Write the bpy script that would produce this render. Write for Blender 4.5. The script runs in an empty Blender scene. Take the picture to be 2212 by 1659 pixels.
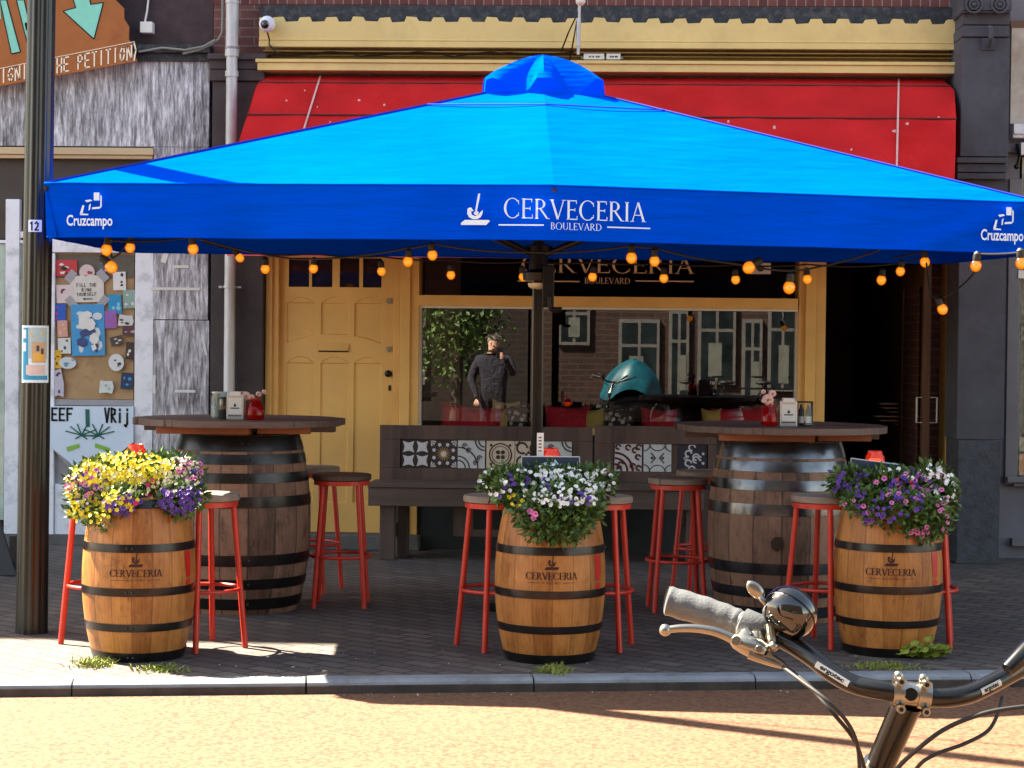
import bpy, bmesh, math, random
from mathutils import Vector, Matrix
random.seed(7)
R = math.radians
scene = bpy.context.scene
# ---------------------------------------------------------------- camera
F = 4000.; CX = 1106.; CY = 829.5; HC = 1.45          # measured on a 2212 x 1659 view of the photograph
PITCH = math.atan(72.5 / F); ROLL = R(.63); YAW = R(2.2)
cam = bpy.data.cameras.new('camera'); camo = bpy.data.objects.new('camera', cam)
scene.collection.objects.link(camo); scene.camera = camo
cam.sensor_width = 36; cam.lens = 36 * F / 2212; cam.clip_start = .05; cam.clip_end = 500
camo.matrix_world = (Matrix.Translation((0, 0, HC)) @ Matrix.Rotation(YAW, 4, 'Z') @
                     Matrix.Rotation(R(90) - PITCH, 4, 'X') @ Matrix.Rotation(ROLL, 4, 'Z'))
# ---------------------------------------------------------------- light
SUN = Vector((.74, -.40, -1.0)).normalized()            # the way the sunlight travels
el = math.asin(-SUN.z); rot = math.atan2(-SUN.x, -SUN.y)
w = bpy.data.worlds.new('World'); scene.world = w; w.use_nodes = True
nt = w.node_tree
sky = nt.nodes.new('ShaderNodeTexSky'); sky.sky_type = 'NISHITA'; sky.sun_disc = False
sky.sun_elevation = el; sky.sun_rotation = rot; sky.air_density = 1.0; sky.dust_density = 1.0
bg = nt.nodes['Background']; bg.inputs[1].default_value = .068
wb = nt.nodes.new('ShaderNodeMix'); wb.data_type = 'RGBA'; wb.blend_type = 'MULTIPLY'; wb.inputs[0].default_value = 1
wb.inputs[7].default_value = (1.25, 1.02, .78, 1); nt.links.new(sky.outputs[0], wb.inputs[6]); nt.links.new(wb.outputs[2], bg.inputs[0])
sl = bpy.data.lights.new('sun', 'SUN'); sl.energy = 5.0; sl.angle = R(.5); sl.color = (1, .89, .70)
so = bpy.data.objects.new('sun', sl); scene.collection.objects.link(so)
so.rotation_euler = SUN.to_track_quat('-Z', 'Y').to_euler(); so.location = (-8, 10, 20)
vs = scene.view_settings
vs.view_transform = 'Standard'; vs.look = 'None'; vs.gamma = 1; vs.exposure = 3.1
scene.cycles.max_bounces = 8; scene.cycles.transparent_max_bounces = 16

# ---------------------------------------------------------------- pixel of the photograph -> place
def ray(px, py):
    u = (px - CX) / F; v = -(py - CY) / F
    c, s = math.cos(ROLL), math.sin(ROLL); u, v = c*u - s*v, s*u + c*v
    c, s = math.cos(PITCH), math.sin(PITCH); x, y, z = u, c + s*v, -s + c*v
    c, s = math.cos(YAW), math.sin(YAW)
    return (c*x - s*y, s*x + c*y, z)
def at(px, py, Y):
    r = ray(px, py); t = Y / r[1]; return Vector((r[0]*t, Y, HC + r[2]*t))
def gnd(px, py, z=0.):
    r = ray(px, py); t = (z - HC) / r[2]; return Vector((r[0]*t, r[1]*t, z))
def fr(x0, y0, x1, y1, Y):
    xm, ym = (x0 + x1)/2, (y0 + y1)/2
    return at(x0, ym, Y).x, at(x1, ym, Y).x, at(xm, y1, Y).z, at(xm, y0, Y).z

# ---------------------------------------------------------------- mesh building
class MB:
    def __init__(s): s.v = []; s.f = []; s.m = []
    def add(s, vs, fs, mi=0):
        o = len(s.v); s.v += [tuple(p) for p in vs]
        s.f += [tuple(i + o for i in f) for f in fs]; s.m += [mi]*len(fs); return s
    def box(s, x0, x1, y0, y1, z0, z1, mi=0):
        return s.add([(x0,y0,z0),(x1,y0,z0),(x1,y1,z0),(x0,y1,z0),(x0,y0,z1),(x1,y0,z1),(x1,y1,z1),(x0,y1,z1)],
              [(0,3,2,1),(4,5,6,7),(0,1,5,4),(1,2,6,5),(2,3,7,6),(3,0,4,7)], mi)
    def poly(s, pts, mi=0): return s.add(pts, [tuple(range(len(pts)))], mi)
    def extr(s, pts, d, mi=0):
        n = len(pts); d = Vector(d); a = [Vector(p) for p in pts]; b = [p + d for p in a]
        return s.add(a + b, [tuple(range(n)), tuple(range(2*n-1, n-1, -1))] +
                     [(i, i+n, (i+1) % n + n, (i+1) % n) for i in range(n)], mi)
    def tube(s, pts, r, n=10, closed=False, mi=0, cap=True):
        P = [Vector(p) for p in pts]; N = len(P); rr = r if isinstance(r, (list, tuple)) else [r]*N
        vs = []; up = None
        for i, p in enumerate(P):
            if closed: t = P[(i+1) % N] - P[i-1]
            else: t = P[min(i+1, N-1)] - P[max(i-1, 0)]
            if t.length < 1e-9: t = Vector((0, 0, 1))
            t.normalize()
            if up is None: up = Vector((0, 0, 1)) if abs(t.z) < .9 else Vector((1, 0, 0))
            a = t.cross(up)
            if a.length < 1e-6: a = t.cross(Vector((0, 1, 0)))
            a.normalize(); b = a.cross(t); up = b
            vs += [p + (a*math.cos(2*math.pi*k/n) + b*math.sin(2*math.pi*k/n))*rr[i] for k in range(n)]
        fs = []
        for i in range(N if closed else N-1):
            j = (i+1) % N
            fs += [(i*n+k, i*n+(k+1) % n, j*n+(k+1) % n, j*n+k) for k in range(n)]
        if cap and not closed: fs += [tuple(range(n-1, -1, -1)), tuple((N-1)*n+k for k in range(n))]
        return s.add(vs, fs, mi)
    def lathe(s, prof, n=32, c=(0,0,0), mi=0, cap=(True, True)):
        vs = [(c[0]+r*math.cos(2*math.pi*k/n), c[1]+r*math.sin(2*math.pi*k/n), c[2]+z) for r, z in prof for k in range(n)]
        fs = [(i*n+k, i*n+(k+1) % n, (i+1)*n+(k+1) % n, (i+1)*n+k) for i in range(len(prof)-1) for k in range(n)]
        if cap[0]: fs.append(tuple(range(n-1, -1, -1)))
        if cap[1]: fs.append(tuple((len(prof)-1)*n+k for k in range(n)))
        return s.add(vs, fs, mi)
    def ball(s, c, r, n=16, m=10, mi=0, M=None):
        r = r if isinstance(r, (tuple, list)) else (r, r, r)
        vs = []
        for i in range(m+1):
            a = math.pi*(i/m - .5)
            for k in range(n):
                b = 2*math.pi*k/n
                p = Vector((r[0]*max(math.cos(a), .01)*math.cos(b), r[1]*max(math.cos(a), .01)*math.sin(b), r[2]*math.sin(a)))
                if M: p = M @ p
                vs.append(p + Vector(c))
        fs = [(i*n+k, i*n+(k+1) % n, (i+1)*n+(k+1) % n, (i+1)*n+k) for i in range(m) for k in range(n)]
        return s.add(vs, fs, mi)
    def build(s, name, mats, parent=None, loc=None, world=False, smooth=False, bevel=0, weld=False):
        off = Vector((0, 0, 0))
        if world:
            q = parent
            while q: off += Vector(q.location); q = q.parent
        if parent is None and loc is not None and world: off = Vector(loc)
        me = bpy.data.meshes.new(name)
        me.from_pydata([tuple(Vector(p) - off) for p in s.v], [], s.f)
        mats = mats if isinstance(mats, (list, tuple)) else [mats]
        for m in mats: me.materials.append(m)
        me.polygons.foreach_set('material_index', s.m)
        if smooth is True: me.polygons.foreach_set('use_smooth', [True]*len(s.f))
        me.update()
        o = bpy.data.objects.new(name, me); scene.collection.objects.link(o)
        if parent: o.parent = parent
        elif loc is not None: o.location = loc
        if smooth == 'auto':
            me.polygons.foreach_set('use_smooth', [True]*len(s.f))
            me.set_sharp_from_angle(angle=R(35))
        if bevel:
            b = o.modifiers.new('bevel', 'BEVEL'); b.width = bevel; b.segments = 2; b.limit_method = 'ANGLE'
            b.harden_normals = False
        return o

def tag(o, label=None, cat=None, group=None, kind=None):
    if label: o['label'] = label
    if cat: o['category'] = cat
    if group: o['group'] = group
    if kind: o['kind'] = kind
    return o
def thing(name, label, cat, loc=(0,0,0), rz=0, group=None):
    o = bpy.data.objects.new(name, None); scene.collection.objects.link(o)
    o.location = loc; o.rotation_euler = (0, 0, rz); o.empty_display_size = .1
    return tag(o, label, cat, group)
def dup(o, parent=None):
    c = o.copy(); scene.collection.objects.link(c)
    if parent: c.parent = parent
    for ch in list(o.children): dup(ch, c)
    return c

# ---------------------------------------------------------------- materials
def node(nt, t, **kw):
    n = nt.nodes.new(t)
    for k, v in kw.items(): setattr(n, k, v)
    return n
MC = {}
def base(name):
    m = bpy.data.materials.new(name); m.use_nodes = True
    return m, m.node_tree, m.node_tree.nodes['Principled BSDF']
def coords(nt, scale=(1,1,1), rot=(0,0,0), kind='Object'):
    tc = node(nt, 'ShaderNodeTexCoord'); mp = node(nt, 'ShaderNodeMapping')
    nt.links.new(tc.outputs[kind], mp.inputs[0])
    mp.inputs['Scale'].default_value = scale; mp.inputs['Rotation'].default_value = rot
    return mp.outputs[0]
def ramp(nt, fac, stops):
    r = node(nt, 'ShaderNodeValToRGB'); e = r.color_ramp.elements
    while len(e) < len(stops): e.new(.5)
    for i, (p, c) in enumerate(stops): e[i].position = p; e[i].color = (*c, 1)
    nt.links.new(fac, r.inputs[0]); return r.outputs[0]
def noise(nt, co, scale, detail=4, rough=.6):
    n = node(nt, 'ShaderNodeTexNoise'); n.inputs['Scale'].default_value = scale
    n.inputs['Detail'].default_value = detail; n.inputs['Roughness'].default_value = rough
    nt.links.new(co, n.inputs['Vector']); return n.outputs['Fac']
def mixc(nt, fac, a, b, mode='MIX'):
    n = node(nt, 'ShaderNodeMix', data_type='RGBA', blend_type=mode)
    for inp, v in ((n.inputs[0], fac), (n.inputs[6], a), (n.inputs[7], b)):
        if isinstance(v, (int, float)): inp.default_value = v
        elif isinstance(v, tuple): inp.default_value = (*v, 1)
        else: nt.links.new(v, inp)
    return n.outputs[2]
def mth(nt, op, a, b=None):
    n = node(nt, 'ShaderNodeMath', operation=op)
    for i, v in enumerate((a, b)):
        if v is None: continue
        if isinstance(v, (int, float)): n.inputs[i].default_value = v
        else: nt.links.new(v, n.inputs[i])
    return n.outputs[0]
def bump(nt, bs, h, strength=.3, dist=.01):
    b = node(nt, 'ShaderNodeBump'); b.inputs['Strength'].default_value = strength; b.inputs['Distance'].default_value = dist
    nt.links.new(h, b.inputs['Height']); nt.links.new(b.outputs[0], bs.inputs['Normal'])
def M(name, col, rough=.6, metal=0, var=.18, vscale=6, stretch=(1,1,1), bmp=.0, bscale=60, spec=.5, coat=0, dirt=None, dscale=3):
    if name in MC: return MC[name]
    m, nt, bs = base(name)
    co = coords(nt, stretch)
    d = tuple(c*(1-var) for c in col); l = tuple(min(1, c*(1+var)) for c in col)
    c = ramp(nt, noise(nt, co, vscale, 6), [(.3, d), (.7, l)])
    if dirt: c = mixc(nt, ramp(nt, noise(nt, co, dscale, 8, .7), [(.5, (0,0,0)), (.72, (1,1,1))]), c, dirt)
    nt.links.new(c, bs.inputs['Base Color'])
    bs.inputs['Roughness'].default_value = rough; bs.inputs['Metallic'].default_value = metal
    bs.inputs['Specular IOR Level'].default_value = spec; bs.inputs['Coat Weight'].default_value = coat
    if bmp: bump(nt, bs, noise(nt, co, bscale, 5), bmp)
    MC[name] = m; return m
def flat(name, col, rough=.6, metal=0, spec=.4): return M(name, col, rough, metal, .06, 20, spec=spec)
def emis(name, col, st):
    m = bpy.data.materials.new(name); m.use_nodes = True; nt = m.node_tree; nt.nodes.clear()
    e = node(nt, 'ShaderNodeEmission'); e.inputs[0].default_value = (*col, 1); e.inputs[1].default_value = st
    o = node(nt, 'ShaderNodeOutputMaterial'); nt.links.new(e.outputs[0], o.inputs[0]); return m

def stave_wood(name, c1, c2, n=18, rough=.5, grain=1.0, sheen=.25, jt=.7, sv=.38):
    m, nt, bs = base(name); tc = node(nt, 'ShaderNodeTexCoord'); sp = node(nt, 'ShaderNodeSeparateXYZ')
    nt.links.new(tc.outputs['Object'], sp.inputs[0])
    a = mth(nt, 'ARCTAN2', sp.outputs[1], sp.outputs[0])
    u = mth(nt, 'MULTIPLY', mth(nt, 'ADD', a, math.pi), n/(2*math.pi)); fl = mth(nt, 'FLOOR', u); frc = mth(nt, 'FRACT', u)
    wn = node(nt, 'ShaderNodeTexWhiteNoise', noise_dimensions='1D'); nt.links.new(fl, wn.inputs['W'])
    cb = node(nt, 'ShaderNodeCombineXYZ')
    nt.links.new(mth(nt, 'ADD', mth(nt, 'MULTIPLY', u, 3.), mth(nt, 'MULTIPLY', wn.outputs[0], 40.)), cb.inputs[0])
    nt.links.new(mth(nt, 'MULTIPLY', sp.outputs[2], 2.2), cb.inputs[2])
    g = noise(nt, cb.outputs[0], 2.2*grain, 7, .65)
    oi = node(nt, 'ShaderNodeObjectInfo'); va = node(nt, 'ShaderNodeVectorMath', operation='ADD'); nt.links.new(coords(nt, (1, 1, .6)), va.inputs[0])
    sc_ = node(nt, 'ShaderNodeVectorMath', operation='SCALE'); sc_.inputs[0].default_value = (7, 3, 5); nt.links.new(mth(nt, 'MULTIPLY', oi.outputs['Random'], 9.), sc_.inputs['Scale']); nt.links.new(sc_.outputs[0], va.inputs[1])
    blot = noise(nt, va.outputs[0], 6, 8, .75)
    fac = mth(nt, 'ADD', mth(nt, 'MULTIPLY', g, .55), mth(nt, 'ADD', mth(nt, 'MULTIPLY', wn.outputs[0], sv), mth(nt, 'MULTIPLY', blot, .75)))
    cb2 = node(nt, 'ShaderNodeCombineXYZ'); nt.links.new(mth(nt, 'MULTIPLY', u, 14.), cb2.inputs[0]); nt.links.new(mth(nt, 'MULTIPLY', sp.outputs[2], 5.), cb2.inputs[2])
    fac = mth(nt, 'ADD', fac, mth(nt, 'MULTIPLY', mth(nt, 'SUBTRACT', noise(nt, cb2.outputs[0], 1.3, 6, .7), .5), .55))
    col = ramp(nt, fac, [(.48, c1), (1.08, c2)])
    joint = ramp(nt, mth(nt, 'ABSOLUTE', mth(nt, 'SUBTRACT', frc, .5)), [(.465, (0,0,0)), (.49, (1,1,1))])
    col = mixc(nt, mth(nt, 'MULTIPLY', joint, jt), col, tuple(c*.35 for c in c1))
    st = mth(nt, 'ADD', noise(nt, va.outputs[0], 11, 9, .8), mth(nt, 'MULTIPLY', noise(nt, cb.outputs[0], .8, 5, .7), .4))
    col = mixc(nt, ramp(nt, st, [(.72, (0,0,0)), (.9, (.75,.75,.75))]), col, tuple(c*.45 for c in c1))
    nt.links.new(col, bs.inputs['Base Color']); bs.inputs['Roughness'].default_value = rough
    bs.inputs['Specular IOR Level'].default_value = sheen
    bump(nt, bs, mth(nt, 'SUBTRACT', mth(nt, 'MULTIPLY', g, .25), mth(nt, 'MULTIPLY', joint, .8)), .35, .004)
    return m
def plank_wood(name, c1, c2, axis=0, plank=.11, rough=.65, gscale=9):
    m, nt, bs = base(name); tc = node(nt, 'ShaderNodeTexCoord'); sp = node(nt, 'ShaderNodeSeparateXYZ')
    nt.links.new(tc.outputs['Object'], sp.inputs[0])
    q = sp.outputs[1 if axis == 0 else 0]; fl = mth(nt, 'FLOOR', mth(nt, 'DIVIDE', q, plank)); frc = mth(nt, 'FRACT', mth(nt, 'DIVIDE', q, plank))
    wn = node(nt, 'ShaderNodeTexWhiteNoise', noise_dimensions='1D'); nt.links.new(fl, wn.inputs['W'])
    st = (.12, 1, 1) if axis == 0 else (1, .12, 1)
    if axis == 2: st = (1, 1, .12)
    g = noise(nt, coords(nt, st), gscale*3, 8, .7)
    fac = mth(nt, 'ADD', mth(nt, 'MULTIPLY', g, .8), mth(nt, 'MULTIPLY', wn.outputs[0], .3))
    col = ramp(nt, fac, [(.3, c1), (.8, c2)])
    j = ramp(nt, mth(nt, 'ABSOLUTE', mth(nt, 'SUBTRACT', frc, .5)), [(.47, (0,0,0)), (.49, (1,1,1))])
    if axis != 2: col = mixc(nt, mth(nt, 'MULTIPLY', j, .8), col, tuple(c*.3 for c in c1))
    nt.links.new(col, bs.inputs['Base Color']); bs.inputs['Roughness'].default_value = rough
    bump(nt, bs, g, .3, .004); return m
def glass(name, tint=(.55,.55,.55), refl=.14, fres=1.):
    m = bpy.data.materials.new(name); m.use_nodes = True; nt = m.node_tree; nt.nodes.clear()
    t = node(nt, 'ShaderNodeBsdfTransparent'); t.inputs[0].default_value = (*tint, 1)
    g = node(nt, 'ShaderNodeBsdfGlossy'); g.inputs['Roughness'].default_value = .0; g.inputs[0].default_value = (1, 1, 1, 1)
    fz = node(nt, 'ShaderNodeFresnel'); fz.inputs[0].default_value = 1.5
    mx = node(nt, 'ShaderNodeMixShader'); nt.links.new(mth(nt, 'ADD', mth(nt, 'MULTIPLY', fz.outputs[0], fres), refl), mx.inputs[0])
    nt.links.new(t.outputs[0], mx.inputs[1]); nt.links.new(g.outputs[0], mx.inputs[2])
    o = node(nt, 'ShaderNodeOutputMaterial'); nt.links.new(mx.outputs[0], o.inputs[0]); return m
def coloured_glass(name, col):
    m, nt, bs = base(name); bs.inputs['Base Color'].default_value = (*col, 1); bs.inputs['Roughness'].default_value = .08
    bs.inputs['Transmission Weight'].default_value = .75; bs.inputs['IOR'].default_value = 1.3; return m

cream = M('cream_paint', (.68, .52, .20), .5, var=.12, vscale=5, bmp=.03, bscale=200, dirt=(.52,.38,.14), dscale=2.5)
ochre = M('ochre_door_paint', (.78, .47, .14), .45, var=.08, vscale=2.5, bmp=.04, bscale=120)
ochre2 = M('ochre_frame_paint', (.76, .45, .13), .45, var=.10, vscale=4, bmp=.03)
whitep = M('white_paint', (.76, .79, .86), .5, var=.07, vscale=4, dirt=(.35,.38,.42), dscale=5)
beadw = M('white_bead_paint', (.7, .66, .58), .5, var=.06)
redawn = M('red_awning_fabric', (.50, .016, .018), .8, var=.16, vscale=2.5, bmp=.12, bscale=500, dirt=(.42,.008,.008), dscale=1.6, spec=.1)
redpink = M('red_awning_trim', (.80, .10, .10), .5, var=.05)
dark_stucco = M('dark_stucco', (.055, .043, .045), .9, var=.25, vscale=5, bmp=.25, bscale=90)
grey_stucco = M('grey_stucco', (.060, .063, .078), .85, var=.22, vscale=3, bmp=.25, bscale=110, dirt=(.035,.035,.042), dscale=2)
rough_stucco = M('rough_grey_plinth', (.05, .055, .068), .9, var=.3, vscale=14, bmp=.9, bscale=45)
blackp = M('black_paint', (.012, .012, .014), .35, var=.2)
blackm = M('black_metal', (.018, .018, .02), .3, metal=.6, var=.2)
hoopm = M('black_hoop_steel', (.03, .027, .027), .28, metal=.75, var=.35, vscale=9, bmp=.05)
hoopg = M('galvanised_hoop_steel', (.11, .115, .13), .22, metal=.9, var=.45, vscale=6, dirt=(.03,.025,.022), dscale=5, bmp=.08, bscale=14)
redm = M('red_stool_paint', (.52, .03, .016), .35, var=.12, vscale=10)
zinc = M('pale_zinc_pipe', (.50, .51, .52), .45, metal=.15, var=.12, vscale=5, stretch=(1,1,.3), dirt=(.28,.26,.24), dscale=4)
chrome = M('chrome', (.10, .10, .10), .07, metal=1, var=.03)
alu = M('brushed_aluminium', (.36, .34, .29), .28, metal=1, var=.08, vscale=30)
barm = M('dark_bar_metal', (.045, .046, .046), .24, metal=.9, var=.12, vscale=20)
rubber = M('black_rubber', (.015, .015, .015), .6)
gripm = M('grey_grip_rubber', (.105, .11, .115), .33, var=.1, vscale=30, bmp=.2, bscale=300)
white_print = flat('white_print', (.64, .80, .92), .6)
cream_print = flat('cream_print', (.75, .55, .36), .6)
brown_print = flat('burnt_brown_print', (.035, .008, .006), .7)
black_print = flat('black_print', (.01, .01, .01), .7)
paperw = M('white_paper', (.68, .68, .66), .7, var=.06)
# ---------------------------------------------------------------- lettering
def q_bar(a, b, wd):
    (x0, y0), (x1, y1) = a, b; dx, dy = x1-x0, y1-y0
    if abs(dy) > 1e-6 and abs(dx) > 1e-6:      # slanted strokes end level
        return [(x0-wd/2, y0), (x0+wd/2, y0), (x1+wd/2, y1), (x1-wd/2, y1)]
    if abs(dx) < 1e-6: return [(x0-wd/2, y0), (x0+wd/2, y0), (x0+wd/2, y1), (x0-wd/2, y1)]
    return [(x0, y0-wd/2), (x1, y0-wd/2), (x1, y0+wd/2), (x0, y0+wd/2)]
def q_arc(cx, cy, rx, ry, a0, a1, wf, n=18):
    out = []; P = []
    for i in range(n+1):
        a = R(a0 + (a1-a0)*i/n); wd = wf(a)
        P.append(((cx+(rx-wd/2)*math.cos(a), cy+(ry-.02)*math.sin(a)), (cx+(rx+wd/2)*math.cos(a), cy+(ry+.02)*math.sin(a))))
    return [[P[i][0], P[i][1], P[i+1][1], P[i+1][0]] for i in range(n)]
T, S = .115, .05
def thick(a): return .035 + .09*abs(math.cos(a))
def srf(x, y, l=.2): return q_bar((x-l/2, y), (x+l/2, y), .035)
def stem(x): return [q_bar((x, 0), (x, 1), T), srf(x, .017), srf(x, .983)]
GL = {
 'C': (.86, q_arc(.46, .5, .38, .5, 42, 318, thick, 26) + [q_bar((.77, .70), (.77, .9), .035), q_bar((.77, .12), (.77, .28), .035)]),
 'E': (.64, stem(.14) + [q_bar((.14, .975), (.56, .975), S), q_bar((.14, .51), (.48, .51), S), q_bar((.14, .025), (.60, .025), S),
        q_bar((.55, .82), (.55, 1.0), .035), q_bar((.59, 0), (.59, .2), .035), q_bar((.47, .42), (.47, .6), .035)]),
 'R': (.78, stem(.14) + q_arc(.3, .755, .22, .225, -90, 90, thick, 12) + [q_bar((.14, .98), (.3, .98), S), q_bar((.14, .52), (.32, .52), S), q_bar((.70, 0), (.32, .52), T), srf(.74, .017, .16)]),
 'V': (.80, [q_bar((.42, 0), (.10, 1), T), q_bar((.42, 0), (.72, 1), S), srf(.1, .983, .22), srf(.72, .983, .2)]),
 'I': (.30, stem(.15)),
 'A': (.82, [q_bar((.10, 0), (.40, 1), S), q_bar((.72, 0), (.40, 1), T), q_bar((.2, .34), (.62, .34), .04), srf(.1, .017, .2), srf(.72, .017, .22)]),
 'B': (.66, stem(.14) + q_arc(.28, .76, .19, .22, -90, 90, thick, 12) + q_arc(.3, .27, .25, .26, -90, 90, thick, 12) + [q_bar((.14, .98), (.28, .98), S), q_bar((.14, .53), (.3, .53), S), q_bar((.14, .02), (.3, .02), S)]),
 'O': (.98, q_arc(.48, .5, .40, .5, 0, 360, thick, 32)),
 'U': (.84, [q_bar((.14, .32), (.14, 1), T), q_bar((.68, .32), (.68, 1), S), srf(.14, .983), srf(.68, .983, .18)] + q_arc(.41, .32, .27, .31, 180, 360, lambda a: .05+.05*abs(math.cos(a)), 16)),
 'L': (.60, stem(.14) + [q_bar((.14, .025), (.56, .025), S), q_bar((.55, 0), (.55, .2), .035)]),
 'D': (.88, stem(.14) + q_arc(.3, .5, .47, .48, -90, 90, thick, 20) + [q_bar((.14, .98), (.3, .98), S), q_bar((.14, .02), (.3, .02), S)]),
}
def serif_polys(txt):
    """polygons in units of the cap height, and the total width"""
    out = []; x = 0
    for k, ch in enumerate(txt):
        wd, ps = GL[ch]
        for i, p in enumerate(ps): out.append([(a+x, b) for a, b in p])
        x += wd + .04
    return out, x - .04
GUITAR = [  # a guitar standing in a dish on a board, units of its own height
    [(-.36, 0), (.30, 0), (.40, .13), (.36, .16), (-.26, .16), (-.36, .06)],
    [(-.19, .52), (-.2, .36), (-.15, .24), (-.05, .185), (.06, .185), (.15, .24), (.2, .36), (.21, .48), (.14, .4), (.10, .33), (.0, .28), (-.08, .33), (-.10, .44)],
    [(-.10, .56), (-.19, .53), (-.10, .42), (-.03, .45)],
    [(.0, .40), (.05, .41), (.125, .90), (.135, 1.0), (.085, .99), (.07, .9)],
    [(.02, .31), (.09, .33), (.10, .41), (.05, .45), (-.01, .42), (-.03, .36)]]
def sans(txt, size, bold=0.0):
    cu = bpy.data.curves.new('lettering', 'FONT'); cu.body = txt; cu.size = size; cu.offset = bold; cu.resolution_u = 3
    ob = bpy.data.objects.new('lettering', cu); scene.collection.objects.link(ob)
    dg = bpy.context.evaluated_depsgraph_get(); dg.update()
    me = bpy.data.meshes.new_from_object(ob.evaluated_get(dg))
    vs = [(v.co.x, v.co.y) for v in me.vertices]; fs = [tuple(p.vertices) for p in me.polygons]
    bpy.data.objects.remove(ob); bpy.data.curves.remove(cu); bpy.data.meshes.remove(me)
    xs = [v[0] for v in vs] or [0]
    return vs, fs, min(xs), max(xs)
def put_sans(mb, txt, fn, size, width=None, bold=0., align=0, mi=0):
    vs, fs, a, b = sans(txt, size, bold); s = (width/(b-a)) if width else 1
    mid = {0: (a+b)/2, -1: a, 1: b}[align]
    mb.add([fn((x-mid)*s, y) for x, y in vs], fs, mi)
def put_serif(mb, txt, fn, hgt, width, mi=0):
    ps, wd = serif_polys(txt); s = width/wd
    for p in ps: mb.poly([fn((x-wd/2)*s, y*hgt) for x, y in p], mi)
def put_polys(mb, polys, fn, sx, sy=None, mi=0):
    for p in polys: mb.poly([fn(x*sx, y*(sy or sx)) for x, y in p], mi)

# ---------------------------------------------------------------- ground
YF = 13.4
ka, kb = gnd(0, 1478), gnd(2093, 1459)
kd = (kb - ka); kd.z = 0; kl = kd.normalized(); kn = Vector((-kl.y, kl.x, 0))   # along the kerb, and away from the camera
def kp(s, off, z): p = ka + kl*s + kn*off; return (p.x, p.y, z)
m, nt, bs = base('herringbone_pavers')
co = coords(nt, (1, 1, 1), (0, 0, R(38)))
bt = node(nt, 'ShaderNodeTexBrick'); nt.links.new(co, bt.inputs['Vector'])
bt.inputs['Color1'].default_value = (.068, .058, .054, 1); bt.inputs['Color2'].default_value = (.145, .118, .098, 1); bt.inputs['Mortar'].default_value = (.016, .014, .014, 1)
bt.inputs['Scale'].default_value = 1; bt.inputs['Brick Width'].default_value = .2; bt.inputs['Row Height'].default_value = .1; bt.inputs['Mortar Size'].default_value = .009
c = mixc(nt, ramp(nt, noise(nt, coords(nt), 1.1, 7, .7), [(.4, (0,0,0)), (.8, (.6,.6,.6))]), bt.outputs[0], (.066, .056, .052))
c = mixc(nt, .22, c, ramp(nt, noise(nt, coords(nt), 60, 4), [(.3, (.03,.027,.027)), (.75, (.12,.1,.09))]))
nt.links.new(c, bs.inputs['Base Color']); bs.inputs['Roughness'].default_value = .75
bump(nt, bs, mth(nt, 'SUBTRACT', mth(nt, 'MULTIPLY', noise(nt, coords(nt), 30, 5), .4), bt.outputs['Fac']), .5, .008)
pav_m = m
m, nt, bs = base('red_asphalt')
co = coords(nt)
vo = node(nt, 'ShaderNodeTexVoronoi'); vo.inputs['Scale'].default_value = 55; nt.links.new(co, vo.inputs['Vector'])
sp = ramp(nt, noise(nt, co, 48, 3, .6), [(.40, (.068, .020, .006)), (.48, (.115, .052, .022)), (.75, (.14, .072, .034))])
c = mixc(nt, mth(nt, 'MULTIPLY', ramp(nt, noise(nt, co, .9, 6), [(.35, (0,0,0)), (.7, (1,1,1))]), .3), sp, (.135, .070, .034))
nt.links.new(c, bs.inputs['Base Color']); bs.inputs['Roughness'].default_value = .85
bump(nt, bs, vo.outputs['Distance'], .35, .006); road_m = m
stone_m = M('blue_kerb_stone', (.19, .215, .24), .7, var=.25, vscale=8, bmp=.2, bscale=60, dirt=(.06,.058,.055), dscale=4)
thresh_m = M('grey_step_stone', (.10, .10, .10), .75, var=.2, vscale=9, bmp=.15)
g = MB(); g.box(-120, 120, -120, 120, -.6, -.06); tag(g.build('ground', road_m), kind='structure')
g = MB(); g.poly([kp(-40, -.001, -.055), kp(-40, -11, -.055), kp(44, -11, -.055), kp(44, -.001, -.055)]); tag(g.build('road', road_m), kind='structure')
g = MB()
g.poly([kp(-40, .1, 0), kp(44, .1, 0), (60, 40, 0), (-60, 40, 0)]); tag(g.build('pavement', pav_m), kind='structure')
g = MB(); L = 1.0
for i in range(-18, 22):
    a, b = i*L + .004 + .3, (i+1)*L - .004 + .3; r = .025
    prof = [(-.10+.0, -.3), (-.012, -.3), (-.012, -.02), (0.004, -.004), (.02, .003), (.1, .003), (.1, -.3)]
    prof = [(0, -.3), (0, -.03), (.008, -.008), (.028, .004), (.115, .004), (.115, -.3)]
    g.extr([kp(a, o, z) for o, z in prof], kl*(b-a)); g.extr([kp(a, o, z) for o, z in ((-.003,-.3),(-.003,-.022),(-.0005,-.018),(-.0005,-.3))], kl*(b-a), 1)  # thin strip on the street face: its shade put into a brown colour
tag(g.build('kerb', [stone_m, M('shaded_kerb_face', (.045,.036,.032), .9, var=.4, vscale=10)], smooth=False), kind='structure')
g = MB(); g.poly([kp(-40, -11, -.02), kp(44, -11, -.02), kp(44, -16, -.02), kp(-40, -16, -.02)][::-1]); tag(g.build('pavement', pav_m), kind='structure')

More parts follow.
